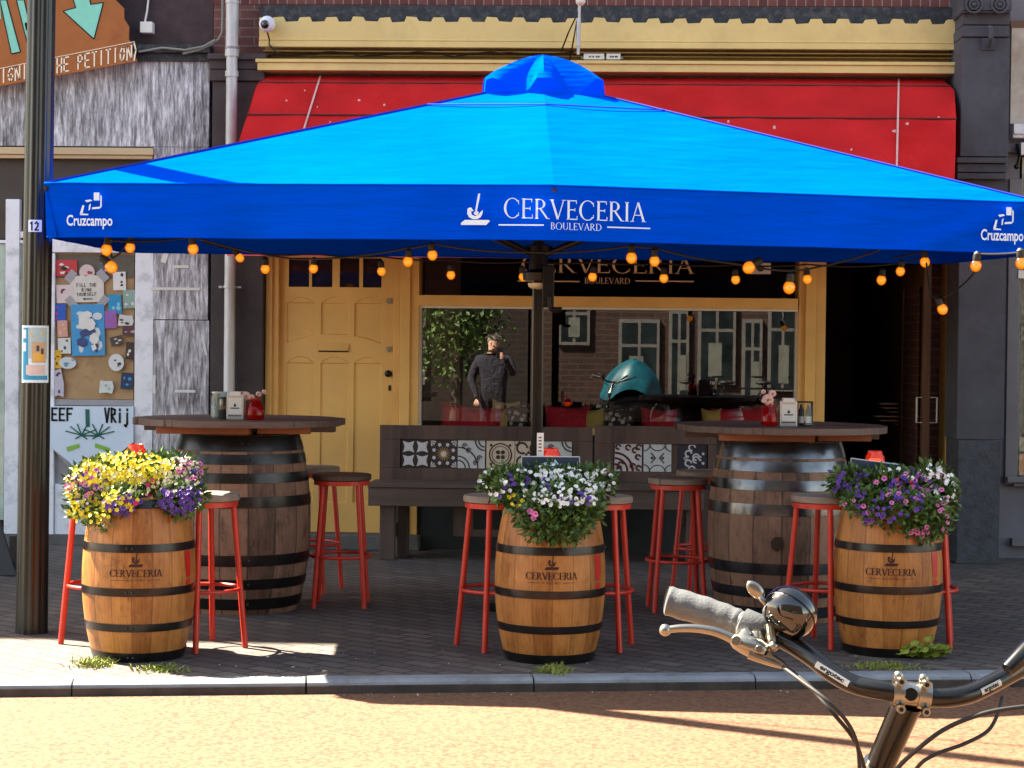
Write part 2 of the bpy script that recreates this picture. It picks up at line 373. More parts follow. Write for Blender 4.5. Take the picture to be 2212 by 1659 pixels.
# ---------------------------------------------------------------- the café building
HT = 11.0
bx0, bx1 = at(457, 600, YF).x, at(2077, 600, YF).x
m, nt, bs = base('purple_brown_brick')
tc = node(nt, 'ShaderNodeTexCoord'); sp = node(nt, 'ShaderNodeSeparateXYZ'); nt.links.new(tc.outputs['Object'], sp.inputs[0])
cb = node(nt, 'ShaderNodeCombineXYZ'); nt.links.new(mth(nt, 'ADD', sp.outputs[0], sp.outputs[1]), cb.inputs[0]); nt.links.new(sp.outputs[2], cb.inputs[1])
bt = node(nt, 'ShaderNodeTexBrick'); nt.links.new(cb.outputs[0], bt.inputs['Vector'])
bt.inputs['Color1'].default_value = (.10, .038, .032, 1); bt.inputs['Color2'].default_value = (.16, .06, .05, 1); bt.inputs['Mortar'].default_value = (.2, .17, .16, 1)
bt.inputs['Scale'].default_value = 1; bt.inputs['Brick Width'].default_value = .21; bt.inputs['Row Height'].default_value = .065; bt.inputs['Mortar Size'].default_value = .005
nt.links.new(mixc(nt, .4, bt.outputs[0], ramp(nt, noise(nt, tc.outputs['Object'], 12, 5), [(.3, (.05,.02,.02)), (.7, (.2,.09,.08))])), bs.inputs['Base Color']); bs.inputs['Roughness'].default_value = .9
brick_m = m
soldier_m = None
m, nt, bs = base('soldier_course_brick')
tc = node(nt, 'ShaderNodeTexCoord'); sp = node(nt, 'ShaderNodeSeparateXYZ'); nt.links.new(tc.outputs['Object'], sp.inputs[0])
fx = mth(nt, 'DIVIDE', sp.outputs[0], .068); wn = node(nt, 'ShaderNodeTexWhiteNoise', noise_dimensions='1D'); nt.links.new(mth(nt, 'FLOOR', fx), wn.inputs['W'])
j = ramp(nt, mth(nt, 'ABSOLUTE', mth(nt, 'SUBTRACT', mth(nt, 'FRACT', fx), .5)), [(.43, (0,0,0)), (.46, (1,1,1))])
nt.links.new(mixc(nt, j, ramp(nt, wn.outputs[0], [(0, (.10,.03,.028)), (1, (.17,.06,.05))]), (.26, .2, .18)), bs.inputs['Base Color']); bs.inputs['Roughness'].default_value = .9
soldier_m = m
interior_m = M('dark_interior', (.055, .035, .028), .8, var=.3, vscale=2)
plaster_m = M('interior_plaster', (.30, .23, .17), .9, var=.12, vscale=2)
darkgreen = M('dark_green_stall_riser', (.016, .02, .024), .6, var=.3, vscale=4)
lead_m = M('weathered_lead', (.018, .022, .03), .7, var=.55, vscale=25, dirt=(.09,.09,.085), dscale=18, bmp=.3)

caf = thing('cafe_building', 'brick café building with ochre door, wide shop window and cream fascia above a red awning', 'building', (0, YF, 0))
ztop = at(1300, 12, YF).z; zl = at(1300, 556, YF).z
b = MB(); b.box(bx0, bx1, YF, YF+.3, zl, ztop); b.box(bx0, bx1, YF, YF+.3, ztop+.22, HT)
b.box(bx0, bx1, YF+8, YF+8.3, 0, HT); b.box(bx0, bx0+.25, YF+.3, YF+8, 0, HT); b.box(bx1-.25, bx1, YF+.3, YF+8, 0, HT)
# piers between door, window and entrance
for p0, p1 in ((457, 572), (2067, 2080)):
    x0, x1, _, _ = fr(p0, 600, p1, 800, YF); b.box(x0+.002, x1-.002, YF, YF+.3, 0, zl)
b.build('wall', brick_m, caf, world=True)
b = MB(); b.box(bx0-.002, bx1+.002, YF-.004, YF+.25, ztop, ztop+.22); b.build('soldier_course', soldier_m, caf, world=True)
b = MB(); b.box(bx0, bx1, YF+.3, YF+8, HT-.3, HT-.05); b.build('roof', lead_m, caf, world=True)
for k in range(2):                                                     # upper floors, above the frame
    for i in range(3):
        xx = bx0 + .8 + i*1.75; zz = 4.6 + k*3.0
        f = MB()
        f.box(xx, xx+1.1, YF-.03, YF-.002, zz, zz+1.9); wf = f.build('window', beadw, caf, world=True)
        f = MB(); f.box(xx+.1, xx+1.0, YF-.034, YF-.031, zz+.1, zz+1.8); f.build('pane', blackp, wf, world=True)
# ground floor inside
b = MB(); b.box(bx0+.25, bx1-.25, YF+5.4, YF+5.5, 0, 3.1); b.box(bx0+.25, bx1-.25, YF+.3, YF+5.4, 3.1, 3.2)
b.box(bx0+.25, bx1-.25, YF+.3, YF+5.4, .004, .03)
xd = at(850, 700, YF).x; b.box(xd, xd+.08, YF+.35, YF+5.4, .03, 3.1)
xe = at(1779, 700, YF).x; b.box(xe, xe+.06, YF+.35, YF+2.6, .03, 3.1)
b.build('interior_wall', interior_m, caf, world=True)
# fascia with its toothed top edge
x0, x1, z0, z1 = fr(560, 40, 2074, 104, YF-.16)
tw = (x1-x0)/26.; pts = [(x0, z0), (x1, z0), (x1, z1-.03)]
for i in range(25, -1, -1):
    a = x0 + i*tw; rj = random.uniform(-.006, .006)
    pts += [(a+tw*.98, z1-.028+rj), (a+tw*.90, z1+.004), (a+tw*.52, z1+.004+rj), (a+tw*.44, z1-.028)]
pts += [(x0, z1)]
b = MB(); b.extr([(x, YF-.16, z) for x, z in pts], (0, .05, 0))
b.box(x0, x1, YF-.175, YF-.16, z0-.002, z0+.035); b.box(x0-.002, x1, YF-.166, YF-.16, z0+.045, z0+.053)
b.build('fascia', cream, caf, world=True, bevel=.002)
b = MB(); b.box(x0-.01, x1+.02, YF-.105, YF-.012, z1-.06, at(1300, 14, YF-.1).z); b.build('flashing', lead_m, caf, world=True)
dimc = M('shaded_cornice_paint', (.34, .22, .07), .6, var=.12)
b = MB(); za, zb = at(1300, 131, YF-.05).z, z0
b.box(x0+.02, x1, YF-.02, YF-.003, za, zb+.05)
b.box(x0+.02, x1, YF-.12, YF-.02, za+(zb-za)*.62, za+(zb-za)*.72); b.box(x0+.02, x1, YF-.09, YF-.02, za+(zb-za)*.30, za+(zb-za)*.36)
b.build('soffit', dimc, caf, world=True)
x0, x1, z0, z1 = fr(556, 131, 2068, 155, YF-.2)
b = MB(); b.box(x0, x1, YF-.2, YF-.003, z0, z1-.025); b.box(x0-.012, x1, YF-.215, YF-.003, z1-.024, z1); b.build('ledge', cream, caf, world=True, bevel=.003)
# pilasters
def pier(nm, mat, rects, parent, Yw=YF, bv=.006):
    b = MB()
    for (p0, q0, p1, q1, Y) in rects:
        x0, x1, z0, z1 = fr(p0, q0, p1, q1, Y); b.box(x0, x1, Y, Yw-.003, max(z0, 0), z1)
    return b.build(nm, mat, parent, world=True, bevel=bv)
pier('pilaster', dark_stucco, [(455, 176, 568, 1183, YF-.10), (452, 150, 571, 174, YF-.13), (448, 115, 575, 128, YF-.17), (452, 129, 571, 149, YF-.14)], caf)
rp = pier('pilaster', grey_stucco, [(2070, 388, 2172, 950, 12.98), (2067, 340, 2176, 352, 12.93), (2068, 354, 2175, 372, 12.955), (2068, 374, 2174, 387, 12.94),
     (2076, 81, 2180, 338, 12.95), (2079, 55, 2181, 79, 12.93), (2081, 28, 2183, 53, 12.95), (2080, 24, 2184, 27, 12.9)], caf)
pier('pilaster_base', rough_stucco, [(2068, 951, 2160, 1235, 12.96)], rp)
b = MB()
x0, x1, z0, z1 = fr(2082, -40, 2186, 22, 12.9); b.box(x0, x1, 12.9, YF-.01, z0, z1)
for q in (2104, 2160):
    c = at(q, 10, 12.89)
    for r in (.055, .03): b.tube([(c.x+r*math.cos(t*.4), c.y, c.z+r*math.sin(t*.4)) for t in range(16)], .009, 6, True)
    b.ball(c, .018)
b.build('capital', grey_stucco, rp, world=True)
b = MB(); c = at(2135, 92, 12.94); b.box(c.x-.045, c.x+.045, 12.935, 12.949, c.z-.05, c.z+.03)
b.tube([(c.x, 12.93, c.z-.03), (c.x, 12.86, c.z+.02), (c.x, 12.85, c.z+.08), (c.x, 12.9, c.z+.10)], .016, 8)
b.build('flag_bracket', MC['grey_stucco'], rp, world=True)
# ---- front door
YD = YF+.06
b = MB()
for p0, p1, y in ((572, 586, YF-.03), (586, 600, YF+.0), (848, 862, YF-.0), (862, 884, YF-.04), (884, 903, YF-.02)):
    x0, x1, z0, z1 = fr(p0, 556, p1, 1152, y); b.box(x0, x1, y, YF+.28, .105, zl)
b.build('door_frame', ochre2, caf, world=True, bevel=.004)
def panel_door():
    x0, x1, z0, z1 = fr(600, 500, 848, 1152, YD)
    z0 = .108; nx, nz = 124, 330; th = .045
    def P(px, py): return at(px, py, YD)
    X = lambda px: at(px, 800, YD).x
    Z = lambda py: at(724, py, YD).z
    holes = [(X(623), X(667), Z(621), Z(557)), (X(673), X(716), Z(621), Z(557)), (X(733), X(774), Z(621), Z(557)), (X(782), X(823), Z(621), Z(557))]
    xs3 = [(X(620), X(678)), (X(693), X(751)), (X(765), X(823))]
    arcx = (X(620)+X(823))/2; half = (X(823)-X(620))/2
    def depth(x, z):
        # three upper panels over a shared arch, three lower panels; a small raised arch over each
        for (a, c) in xs3:
            if a < x < c:
                t = (x-(a+c)/2)/((c-a)/2)
                bot = Z(741) + (Z(721)-Z(741))*(1-((x-arcx)/half)**2)
                if bot < z < Z(655): return .013
                if Z(655) <= z < Z(655) + (Z(643)-Z(655))*(1-t*t): return .005
                if Z(1085) < z < Z(784): return .013
                if Z(784) <= z < Z(784) + (Z(771)-Z(784))*(1-t*t): return .005
        return 0
    b = MB(); vs = []
    xsl = [x0 + (x1-x0)*i/nx for i in range(nx+1)]; zsl = [z0 + (z1-z0)*i/nz for i in range(nz+1)]
    for z in zsl:
        for x in xsl: vs.append((x, YD + depth(x, z), z))
    fs = []
    for i in range(nz):
        zc = (zsl[i]+zsl[i+1])/2
        for k in range(nx):
            xc = (xsl[k]+xsl[k+1])/2
            if any(h[0] < xc < h[1] and h[2] < zc < h[3] for h in holes): continue
            fs.append((i*(nx+1)+k, i*(nx+1)+k+1, (i+1)*(nx+1)+k+1, (i+1)*(nx+1)+k))
    b.add(vs, fs)
    b.box(x0, x1, YD+.05, YD+.055, z0, Z(625)); b.box(x0, x0+.004, YD+.001, YD+.05, z0, z1); b.box(x1-.004, x1, YD+.001, YD+.05, z0, z1)
    d = b.build('front_door', ochre, caf, world=True)
    g = MB()
    for h in holes: g.box(h[0], h[1], YD+.02, YD+.024, h[2], h[3])
    g.build('pane', M('dark_door_glass', (.02, .016, .022), .06, var=.5, vscale=6, spec=.8), d, world=True)
    g = MB(); lx0, lx1, lz0, lz1 = fr(687, 741, 754, 757, YD)
    g.extr([(lx0, YD-.002, lz1), (lx0-.006, YD-.022, lz0), (lx0-.006, YD-.002, lz0)], (lx1-lx0, 0, 0)); g.build('letterbox', ochre2, d, world=True)
    g = MB(); g.box(lx0+.004, lx1-.004, YD-.004, YD-.001, lz0-.012, lz0-.002); g.build('letter_slot', blackp, d, world=True)
    g = MB(); c = at(840, 807, YD); g.ball((c.x, YD-.05, c.z), .026); g.tube([(c.x, YD-.05, c.z), (c.x, YD, c.z)], .011); g.tube([(c.x, YD-.008, c.z), (c.x, YD, c.z)], .024, 16)
    g.build('door_knob', blackm, d, world=True, smooth=True)
    for py, r in ((650, .021), (754, .02)):
        g = MB(); c = at(841, py, YD); g.tube([(c.x, YD-.014, c.z), (c.x, YD+.001, c.z)], r, 20); g.box(c.x-.004, c.x+.004, YD-.018, YD-.014, c.z-.01, c.z+.01)
        g.build('lock', alu, d, world=True)
    g = MB(); c = at(842, 838, YD); g.box(c.x-.01, c.x+.01, YD-.003, YD, c.z-.02, c.z+.02); g.build('keyhole_plate', brown_print, d, world=True)
panel_door()
b = MB(); x0, x1, _, _ = fr(566, 1100, 905, 1183, YF-.12); b.box(x0, x1, YF-.14, YF+.3, 0, .104); b.build('threshold', thresh_m, caf, world=True, bevel=.008)
# ---- shop window
pane_m = glass('shop_glass', (.92, .9, .9), .10)
def jbar(b, p0, q0, p1, q1, y, yb=YF+.2):
    x0, x1, z0, z1 = fr(p0, q0, p1, q1, y); b.box(x0, x1, y, yb, z0, z1)
b = MB(); zs = at(1300, 926, YF).z
jbar(b, 904, 641, 1724, 664, YF-.02); jbar(b, 904, 536, 1724, 556, YF+.01)
for p0, p1, y in ((1725, 1740, YF-.01), (1740, 1762, YF-.045), (1762, 1783, YF-.02)):
    x0, x1, z0, z1 = fr(p0, 556, p1, 920, y); b.box(x0, x1, y, YF+.28, .1, zl)
x0, x1, z0, z1 = fr(904, 665, 1724, 926, YF); b.box(x0, x1, YF-.03, YF+.2, z0-.05, z0)
sw = b.build('shop_window', ochre2, caf, world=True, bevel=.003)
b = MB()
jbar(b, 903, 664, 1725, 669, YF+.0, YF+.1)
x0, x1, z0, z1 = fr(901, 665, 909, 926, YF+.02); b.box(x0, x1, YF+.02, YF+.12, z0, z1)
x0, x1, z0, z1 = fr(1719, 665, 1726, 926, YF+.02); b.box(x0, x1, YF+.02, YF+.12, z0, z1)
b.build('glazing_bead', beadw, sw, world=True)
YG = YF+.1
x0, x1, z0, z1 = fr(903, 665, 1725, 928, YG)
b = MB(); b.poly([(x0, YG, z0), (x1, YG, z0), (x1, YG, z1), (x0, YG, z1)]); b.build('pane', pane_m, sw, world=True)
x0, x1, z0, z1 = fr(903, 548, 1725, 642, YG)
b = MB(); b.poly([(x0, YG, z0), (x1, YG, z0), (x1, YG, z1), (x0, YG, z1)]); b.build('transom_pane', glass('transom_glass', (.9, .8, .8), .0, .5), sw, world=True)
def on_plane(px, py, Y, rzx=0.):
    c = at(px, py, Y); return lambda u, v: (c.x+u, Y, c.z+v+u*rzx)
k = (YG)/F
b = MB(); put_serif(b, 'CERVECERIA', on_plane(1312, 590, YG-.006), 35*k, 372*k); put_serif(b, 'BOULEVARD', on_plane(1312, 613, YG-.006), 13*k, 98*k)
for a, c in ((1118, 1252), (1372, 1498)):
    p, q = at(a, 607, YG), at(c, 607, YG); b.box(p.x, q.x, YG-.006, YG-.005, p.z-.004, p.z+.004)
b.build('lettering', cream_print, sw, world=True)
b = MB(); x0, x1, z0, z1 = fr(1621, 568, 1665, 592, YG-.006); b.box(x0, x1, YG-.008, YG-.005, z0, z1)
b.build('notice_card', paperw, sw, world=True)
b = MB(); c = at(1643, 580, YG-.012); b.ball(c, (.028, .002, .022)); b.build('notice_print', black_print, sw, world=True)
# stall riser and window bench
b = MB(); x0, x1, z0, z1 = fr(904, 928, 1783, 1183, YF); b.box(x0, x1, YF+.01, YF+.2, 0, zs-.052); b.build('stall_riser', darkgreen, caf, world=True)
b = MB(); b.box(x0, x1, YF+.2, YF+.95, zs-.32, zs-.22); b.box(x0, x1, YF+.85, YF+.95, zs-.22, zs-.13); b.build('window_seat', interior_m, caf, world=True)
b = MB(); cxx = at(960, 700, YF+1.6).x; b.box(at(906,700,YF+1.6).x-.35, cxx+.12, YF+1.7, YF+1.75, .2, 2.8); b.build('side_panel', plaster_m, caf, world=True)
# entrance
b = MB()
for p0, p1, y in ((2044, 2052, YF-.0), (2052, 2067, YF-.03)):
    x0, x1, z0, z1 = fr(p0, 556, p1, 1200, y); b.box(x0, x1, y, YF+.28, .03, zl)
ent = b.build('entrance_frame', ochre2, caf, world=True, bevel=.003)
b = MB(); x0, x1, z0, z1 = fr(1783, 556, 2044, 1205, YF); b.box(x0, x1, YF-.05, YF+.3, 0, .05); b.build('entrance_step', thresh_m, ent, world=True)
brownw = M('brown_door_wood', (.12, .055, .025), .5, var=.25, vscale=8, stretch=(1,1,.2))
xd = at(2003, 800, YF).x
b = MB(); b.box(xd-.035, xd+.02, YF-.02, YF+.06, .06, zl); b.box(xd-.03, xd+.015, YF+.06, YF+.9, .06, .3); b.box(xd-.03, xd+.015, YF+.9, YF+1., .06, zl)
b.box(xd-.028, xd+.012, YF+.06, YF+.9, 1.95, zl)
od = b.build('open_door', brownw, caf, world=True, bevel=.003)
b = MB(); b.box(xd-.01, xd-.006, YF+.06, YF+.9, .3, 1.95); b.build('pane', glass('door_glass', (.4,.4,.4), .06), od, world=True)
for s in (-1, 1):
    c = at(2009 if s > 0 else 2001, 886, YF-.03); zt = .09
    o = .018*s; q = .072*s
    b = MB(); b.tube([(xd+o-.007, YF+.02, c.z+zt+.03), (xd+o-.007, YF-.005, c.z+zt), (xd+q, YF-.005, c.z+zt), (xd+q, YF-.005, c.z-zt), (xd+o-.007, YF-.005, c.z-zt), (xd+o-.007, YF+.02, c.z-zt-.03)], .007, 8)
    b.build('pull_handle', beadw, od, world=True)
# dim bar fittings deep in the doorway
b = MB(); random.seed(3)
for i in range(6):
    p = at(1890 + random.uniform(0, 50), 872 + i*9, YF+1.1); b.box(p.x, p.x+random.uniform(.12,.25), YF+1.1, YF+1.3, p.z-.006, p.z+.002)
b.build('counter_shelf', M('pale_shelf_edge', (.85, .6, .45), .4), caf, world=True)
# ---------------------------------------------------------------- left neighbour
m, nt, bs = base('streaked_marble')
co = coords(nt, (1, 1, .13), (0, R(6), 0))
n1 = noise(nt, co, 34, 9, .75); n2 = noise(nt, coords(nt), 2.0, 4)
wv = mth(nt, 'ADD', n1, mth(nt, 'MULTIPLY', mth(nt, 'SUBTRACT', n2, .5), .25))
c = ramp(nt, wv, [(.36, (.07, .068, .078)), (.46, (.25, .25, .28)), (.53, (.44, .445, .49)), (.63, (.76, .77, .84))])
nt.links.new(c, bs.inputs['Base Color']); bs.inputs['Roughness'].default_value = .35; marble = m
lb = thing('neighbour_building', 'left neighbouring shop front clad in streaked marble with a white framed notice door', 'building', (-6, YF, 0))
lx1 = bx0 - .004
darkbrick = M('sooty_brick', (.05, .032, .036), .9, var=.35, vscale=8, bmp=.5, bscale=25, dirt=(.02,.02,.025), dscale=3)
b = MB(); zc = at(200, 128, YF).z; b.box(-14, lx1, YF, YF+.3, zc, HT); b.box(-14, lx1, YF+7, YF+8, 0, HT); b.box(-14.2, -14, YF, YF+8, 0, HT)
b.box(lx1-.1, lx1, YF+.3, YF+7, 0, HT); b.build('wall', darkbrick, lb, world=True)
b = MB(); b.box(-14, lx1, YF+.3, YF+7, HT-.3, HT-.05); b.box(-14, lx1, YF+.3, YF+7, 2.9, 3.0); b.build('roof', lead_m, lb, world=True)
b = MB()
def fbox(b, p0, q0, p1, q1, y, yb=YF+.3, mi=0):
    x0, x1, z0, z1 = fr(p0, q0, p1, q1, y); b.box(x0, x1, y, yb, z0, z1, mi)
x0, x1, z0, z1 = fr(-400, 131, 268, 314, YF-.03); b.box(x0, x1-.002, YF-.03, YF+.2, z0, z1)
x0b, x1b, _, _ = fr(268, 131, 452, 314, YF-.03); b.box(x1, x1b, YF-.031, YF+.2, z0, z1)
x0, x1, z0, z1 = fr(331, 318, 450, 690, YF-.03); b.box(x0, x1, YF-.03, YF+.2, z0, z1)
x0, x1, z2, z3 = fr(331, 692, 450, 1170, YF-.03); b.box(x0, x1, YF-.032, YF+.2, .06, z3)
b.build('marble_cladding', marble, lb, world=True)
for (p, q, w_, h_, a) in ((392, 576, 32, 6, .02), (378, 624, 108, 6, .0), (400, 845, 44, 6, 0), (441, 745, 6, 46, .2), (357, 553, 12, 30, -.3), (333, 830, 6, 40, 0)):
    b = MB(); c = at(p, q, YF-.034); k = YF/F; w2, h2 = w_*k/2, h_*k/2
    b.poly([(c.x+u*math.cos(a)-v*math.sin(a), c.y-.002, c.z+u*math.sin(a)+v*math.cos(a)) for u, v in ((-w2,-h2),(w2,-h2),(w2,h2),(-w2,h2))])
    b.build('tape_remnant', paperw, lb, world=True)
b = MB(); fbox(b, -400, 114, 452, 130, YF-.06, YF); fbox(b, 285, 96, 452, 113, YF-.1, YF); b.build('flashing', lead_m, lb, world=True)
beigew = M('weathered_beige_wood', (.52, .40, .24), .6, var=.15, vscale=6, stretch=(.2,1,1))
b = MB(); fbox(b, -400, 317, 331, 332, YF-.07, YF); fbox(b, -400, 333, 329, 341, YF-.05, YF); b.build('beam', beigew, lb, world=True, bevel=.003)
b = MB(); fbox(b, -400, 342, 330, 515, YF+.02, YF+.1); b.build('shop_box', M('sign_board_brown', (.045,.035,.03), .6), lb, world=True)
b = MB(); fbox(b, 105, 517, 330, 546, YF-.02, YF+.1); fbox(b, 290, 547, 330, 1158, YF-.02, YF+.1); fbox(b, -400, 517, 104, 524, YF-.02, YF+.1)
fbox(b, 10, 430, 40, 1158, YF-.03, YF+.1); fbox(b, 41, 500, 62, 514, YF-.02, YF+.1); fbox(b, 100, 547, 117, 1158, YF-.02, YF+.1)
b.build('door_frame', whitep, lb, world=True, bevel=.004)
b = MB(); fbox(b, -400, 525, 9, 1120, YF+.0, YF+.02); fbox(b, 41, 525, 99, 1158, YF+.0, YF+.02)
b.build('shop_pane', M('pale_green_glass', (.40, .50, .44), .1, var=.35, vscale=4, spec=.8), lb, world=True)
cork = M('brown_hardboard', (.40, .26, .13), .75, var=.12, vscale=7, dirt=(.22,.13,.06), dscale=6)
b = MB(); fbox(b, 118, 547, 289, 862, YF+.01, YF+.03); ld = b.build('notice_door', cork, lb, world=True)
b = MB(); fbox(b, 118, 550, 289, 600, YF+.005, YF+.0095); b.build('dark_panel', M('dark_olive_panel', (.10,.085,.065), .6), ld, world=True)
greyw = M('grey_painted_wood', (.30, .30, .32), .6, var=.1)
b = MB(); fbox(b, 118, 863, 289, 876, YF-.005, YF+.03); fbox(b, 279, 877, 289, 1158, YF-.004, YF+.03); fbox(b, 118, 877, 278, 1045, YF+.015, YF+.03)
p0, p1 = at(287, 965, YF), at(240, 1000, YF); q0, q1 = at(112, 955, YF), at(160, 1010, YF)
b.tube([p0, p1], .03, 6); b.tube([q0, q1], .03, 6)
b.build('door_rail', greyw, ld, world=True)
b = MB(); fbox(b, 118, 1046, 278, 1157, YF-.004, YF+.03); b.build('kick_panel', whitep, ld, world=True)
b = MB(); x0, x1, _, _ = fr(-400, 1000, 331, 1100, YF-.05); b.box(x0, x1, YF-.05, YF+.25, 0, .07); b.build('plinth', thresh_m, lb, world=True)
b = MB(); b.box(-13.8, lx1-.3, YF+1.2, YF+1.3, 0, 2.9); b.build('interior_wall', interior_m, lb, world=True)

# things on the left neighbour
def hand_letters(b, txt, fn, hgt, width, wd=.09, mi=0):
    """marker-pen capitals: poly-line strokes"""
    G = {'E': [[(1,1),(0,1),(0,0),(1,0)],[(0,.5),(.8,.5)]], 'F': [[(1,1),(0,1),(0,0)],[(0,.55),(.8,.55)]], 'V': [[(0,1),(.5,0),(1,1)]],
         'R': [[(0,0),(0,1),(.8,.9),(.8,.6),(0,.5),(1,0)]], 'i': [[(.4,.65),(.4,0)],[(.4,.85),(.4,.95)]], 'j': [[(.6,.65),(.6,-.1),(.3,-.3),(0,-.2)],[(.6,.85),(.6,.95)]],
         'G': [[(1,.85),(.5,1),(0,.6),(0,.3),(.5,0),(1,.2),(1,.5),(.6,.5)]], 'N': [[(0,0),(0,1),(1,0),(1,1)]], 'I': [[(.5,0),(.5,1)]], 'H': [[(0,0),(0,1)],[(1,0),(1,1)],[(0,.5),(1,.5)]],
         'P': [[(0,0),(0,1),(.9,.9),(.9,.55),(0,.45)]], 'T': [[(0,1),(1,1)],[(.5,1),(.5,0)]], 'O': [[(.5,1),(0,.6),(.1,.1),(.6,0),(1,.5),(.8,.95),(.5,1)]], ' ': [],
         'S': [[(1,.9),(.4,1),(.1,.75),(.9,.35),(.6,0),(0,.1)]], 'L': [[(0,1),(0,0),(.9,0)]], 'U': [[(0,1),(0,.2),(.5,0),(1,.2),(1,1)]], 'K': [[(0,0),(0,1)],[(1,1),(0,.45),(1,0)]], ')': [[(0,1.1),(.4,.6),(0,-.1)]],
         '1': [[(.2,.8),(.55,1),(.55,0)]], '2': [[(0,.8),(.4,1),(.9,.8),(.8,.5),(0,0),(1,0)]], 'Y': [[(0,1),(.5,.5)],[(1,1),(.5,.5),(.5,0)]]}
    n = len(txt); cw = width/n
    for i, ch in enumerate(txt):
        for st in G[ch]:
            for (xa, ya), (xb, yb) in zip(st, st[1:]):
                pa = Vector((i*cw + xa*cw*.62 - width/2, ya*hgt)); pb = Vector((i*cw + xb*cw*.62 - width/2, yb*hgt)); d = (pb-pa)
                if d.length < 1e-6: continue
                d.normalize(); nn = Vector((-d.y, d.x))*wd*hgt/2; e = d*wd*hgt/2*.8
                b.poly([fn(*(pa-e-nn)), fn(*(pb+e-nn)), fn(*(pb+e+nn)), fn(*(pa-e+nn))], mi)
YC = YF-.16
card = M('orange_brown_cardboard', (.34, .115, .028), .8, var=.12, vscale=5, dirt=(.28,.085,.02), dscale=4)
teal = flat('teal_marker', (.22, .62, .5), .7); chalk = flat('chalk_white_marker', (.85, .74, .56), .8)
sgn = thing('protest_sign', 'large orange brown cardboard sign with teal arrow and hand painted words about a petition', 'sign', tuple(at(130, 100, YC)))
O = [(-160,-60),(255,-60),(250,0),(268,18),(268,40),(279,58),(278,85),(286,96),(285,110),(297,132),(150,159),(0,186),(-160,215)]
b = MB(); b.extr([at(x, y, YC) for x, y in O], (0, .012, 0)); b.build('board', card, sgn, world=True)
def pp(b, pts, y, mi=0): b.poly([at(px, py, y) for px, py in pts], mi)
b = MB()
AR = [(150,-30),(187,-30),(196,10),(223,6),(203,84),(137,24),(164,17)]
pp(b, AR, YC-.003)
for P_ in ([(0,0),(14,0),(44,112),(25,116)], [(-22,-30),(-2,-30),(2,40),(-12,60)], [(36,0),(52,0),(72,90),(60,96)], [(53,50),(88,40),(90,54),(56,66)]): pp(b, P_, YC-.003)
b.build('painted_arrow', teal, sgn, world=True)
b = MB()
def outline(pts, y, r=.006):
    P_ = [at(px, py, y) for px, py in pts]
    for a, c in zip(P_, P_[1:] + P_[:1]): b.tube([a, c], r, 4)
outline(AR, YC); b.build('black_outline', black_print, sgn, world=True); b = MB(); outline([(0,0),(14,0),(44,112),(25,116)], YC); b.build('black_outline', black_print, sgn, world=True); b = MB(); outline([(36,0),(52,0),(72,90),(60,96)], YC)
b.build('black_outline', black_print, sgn, world=True)
b = MB(); k = YC/F
c = at(146, 153, YC-.004); sl_ = math.tan(R(10.5))
hand_letters(b, 'SIGNING THE PETITION)', lambda u, v: (c.x+u, YC-.004, c.z+v+u*sl_), 30*k, 322*k, .105)
p, q = at(-60, 160, YC-.003), at(291, 90, YC-.003); b.tube([p, q], .003, 4)
b.build('painted_words', chalk, sgn, world=True)

b = MB(); c = at(200, 932, YF-.04); yy = YF-.04
b.extr([at(x, y, yy) for x, y in ((96,877),(288,878),(288,955),(245,990),(236,1030),(165,1030),(152,1000),(96,955))], (0, .02, 0))
plc = thing('placard', 'pale blue hand lettered placard with green strokes fixed low on the notice door', 'placard', tuple(at(195, 990, yy)))
b.build('board', M('pale_blue_board', (.60,.72,.86), .6, var=.06), plc, world=True)
b = MB(); k = yy/F
c1 = at(137, 908, yy-.003); hand_letters(b, 'EEF', lambda u, v: (c1.x+u, yy-.003, c1.z+v), 26*k, 50*k, .17)
b.build('black_word', black_print, plc, world=True); b = MB(); c2 = at(255, 912, yy-.003); hand_letters(b, 'VRij', lambda u, v: (c2.x+u, yy-.003, c2.z+v), 30*k, 58*k, .15)
b.build('black_word', black_print, plc, world=True)
b = MB()
pp(b, [(184,884),(193,884),(194,922),(185,922)], yy-.003)
for cx_, sx_ in ((176, -1), (212, 1)):
    for a in (20, 48, 75, 110, 150, 185, 225, 320):
        pa = at(cx_, 940, yy-.004); r_ = (34 if 30 < a < 190 or a == 20 else 16)*k
        b.tube([pa, (pa.x + sx_*-1*-1*math.cos(R(a))*r_*1.1, yy-.004, pa.z + math.sin(R(a))*r_*.75)], .0045, 4)
b.build('dark_green_strokes', flat('dark_green_marker', (.01,.13,.10), .6), plc, world=True)
b = MB(); pp(b, [(143,966),(170,958),(173,966),(146,976)], yy-.003); pp(b, [(206,957),(238,968),(235,977),(204,966)], yy-.003)
b.build('lime_strokes', flat('lime_marker', (.22,.48,.06), .6), plc, world=True)
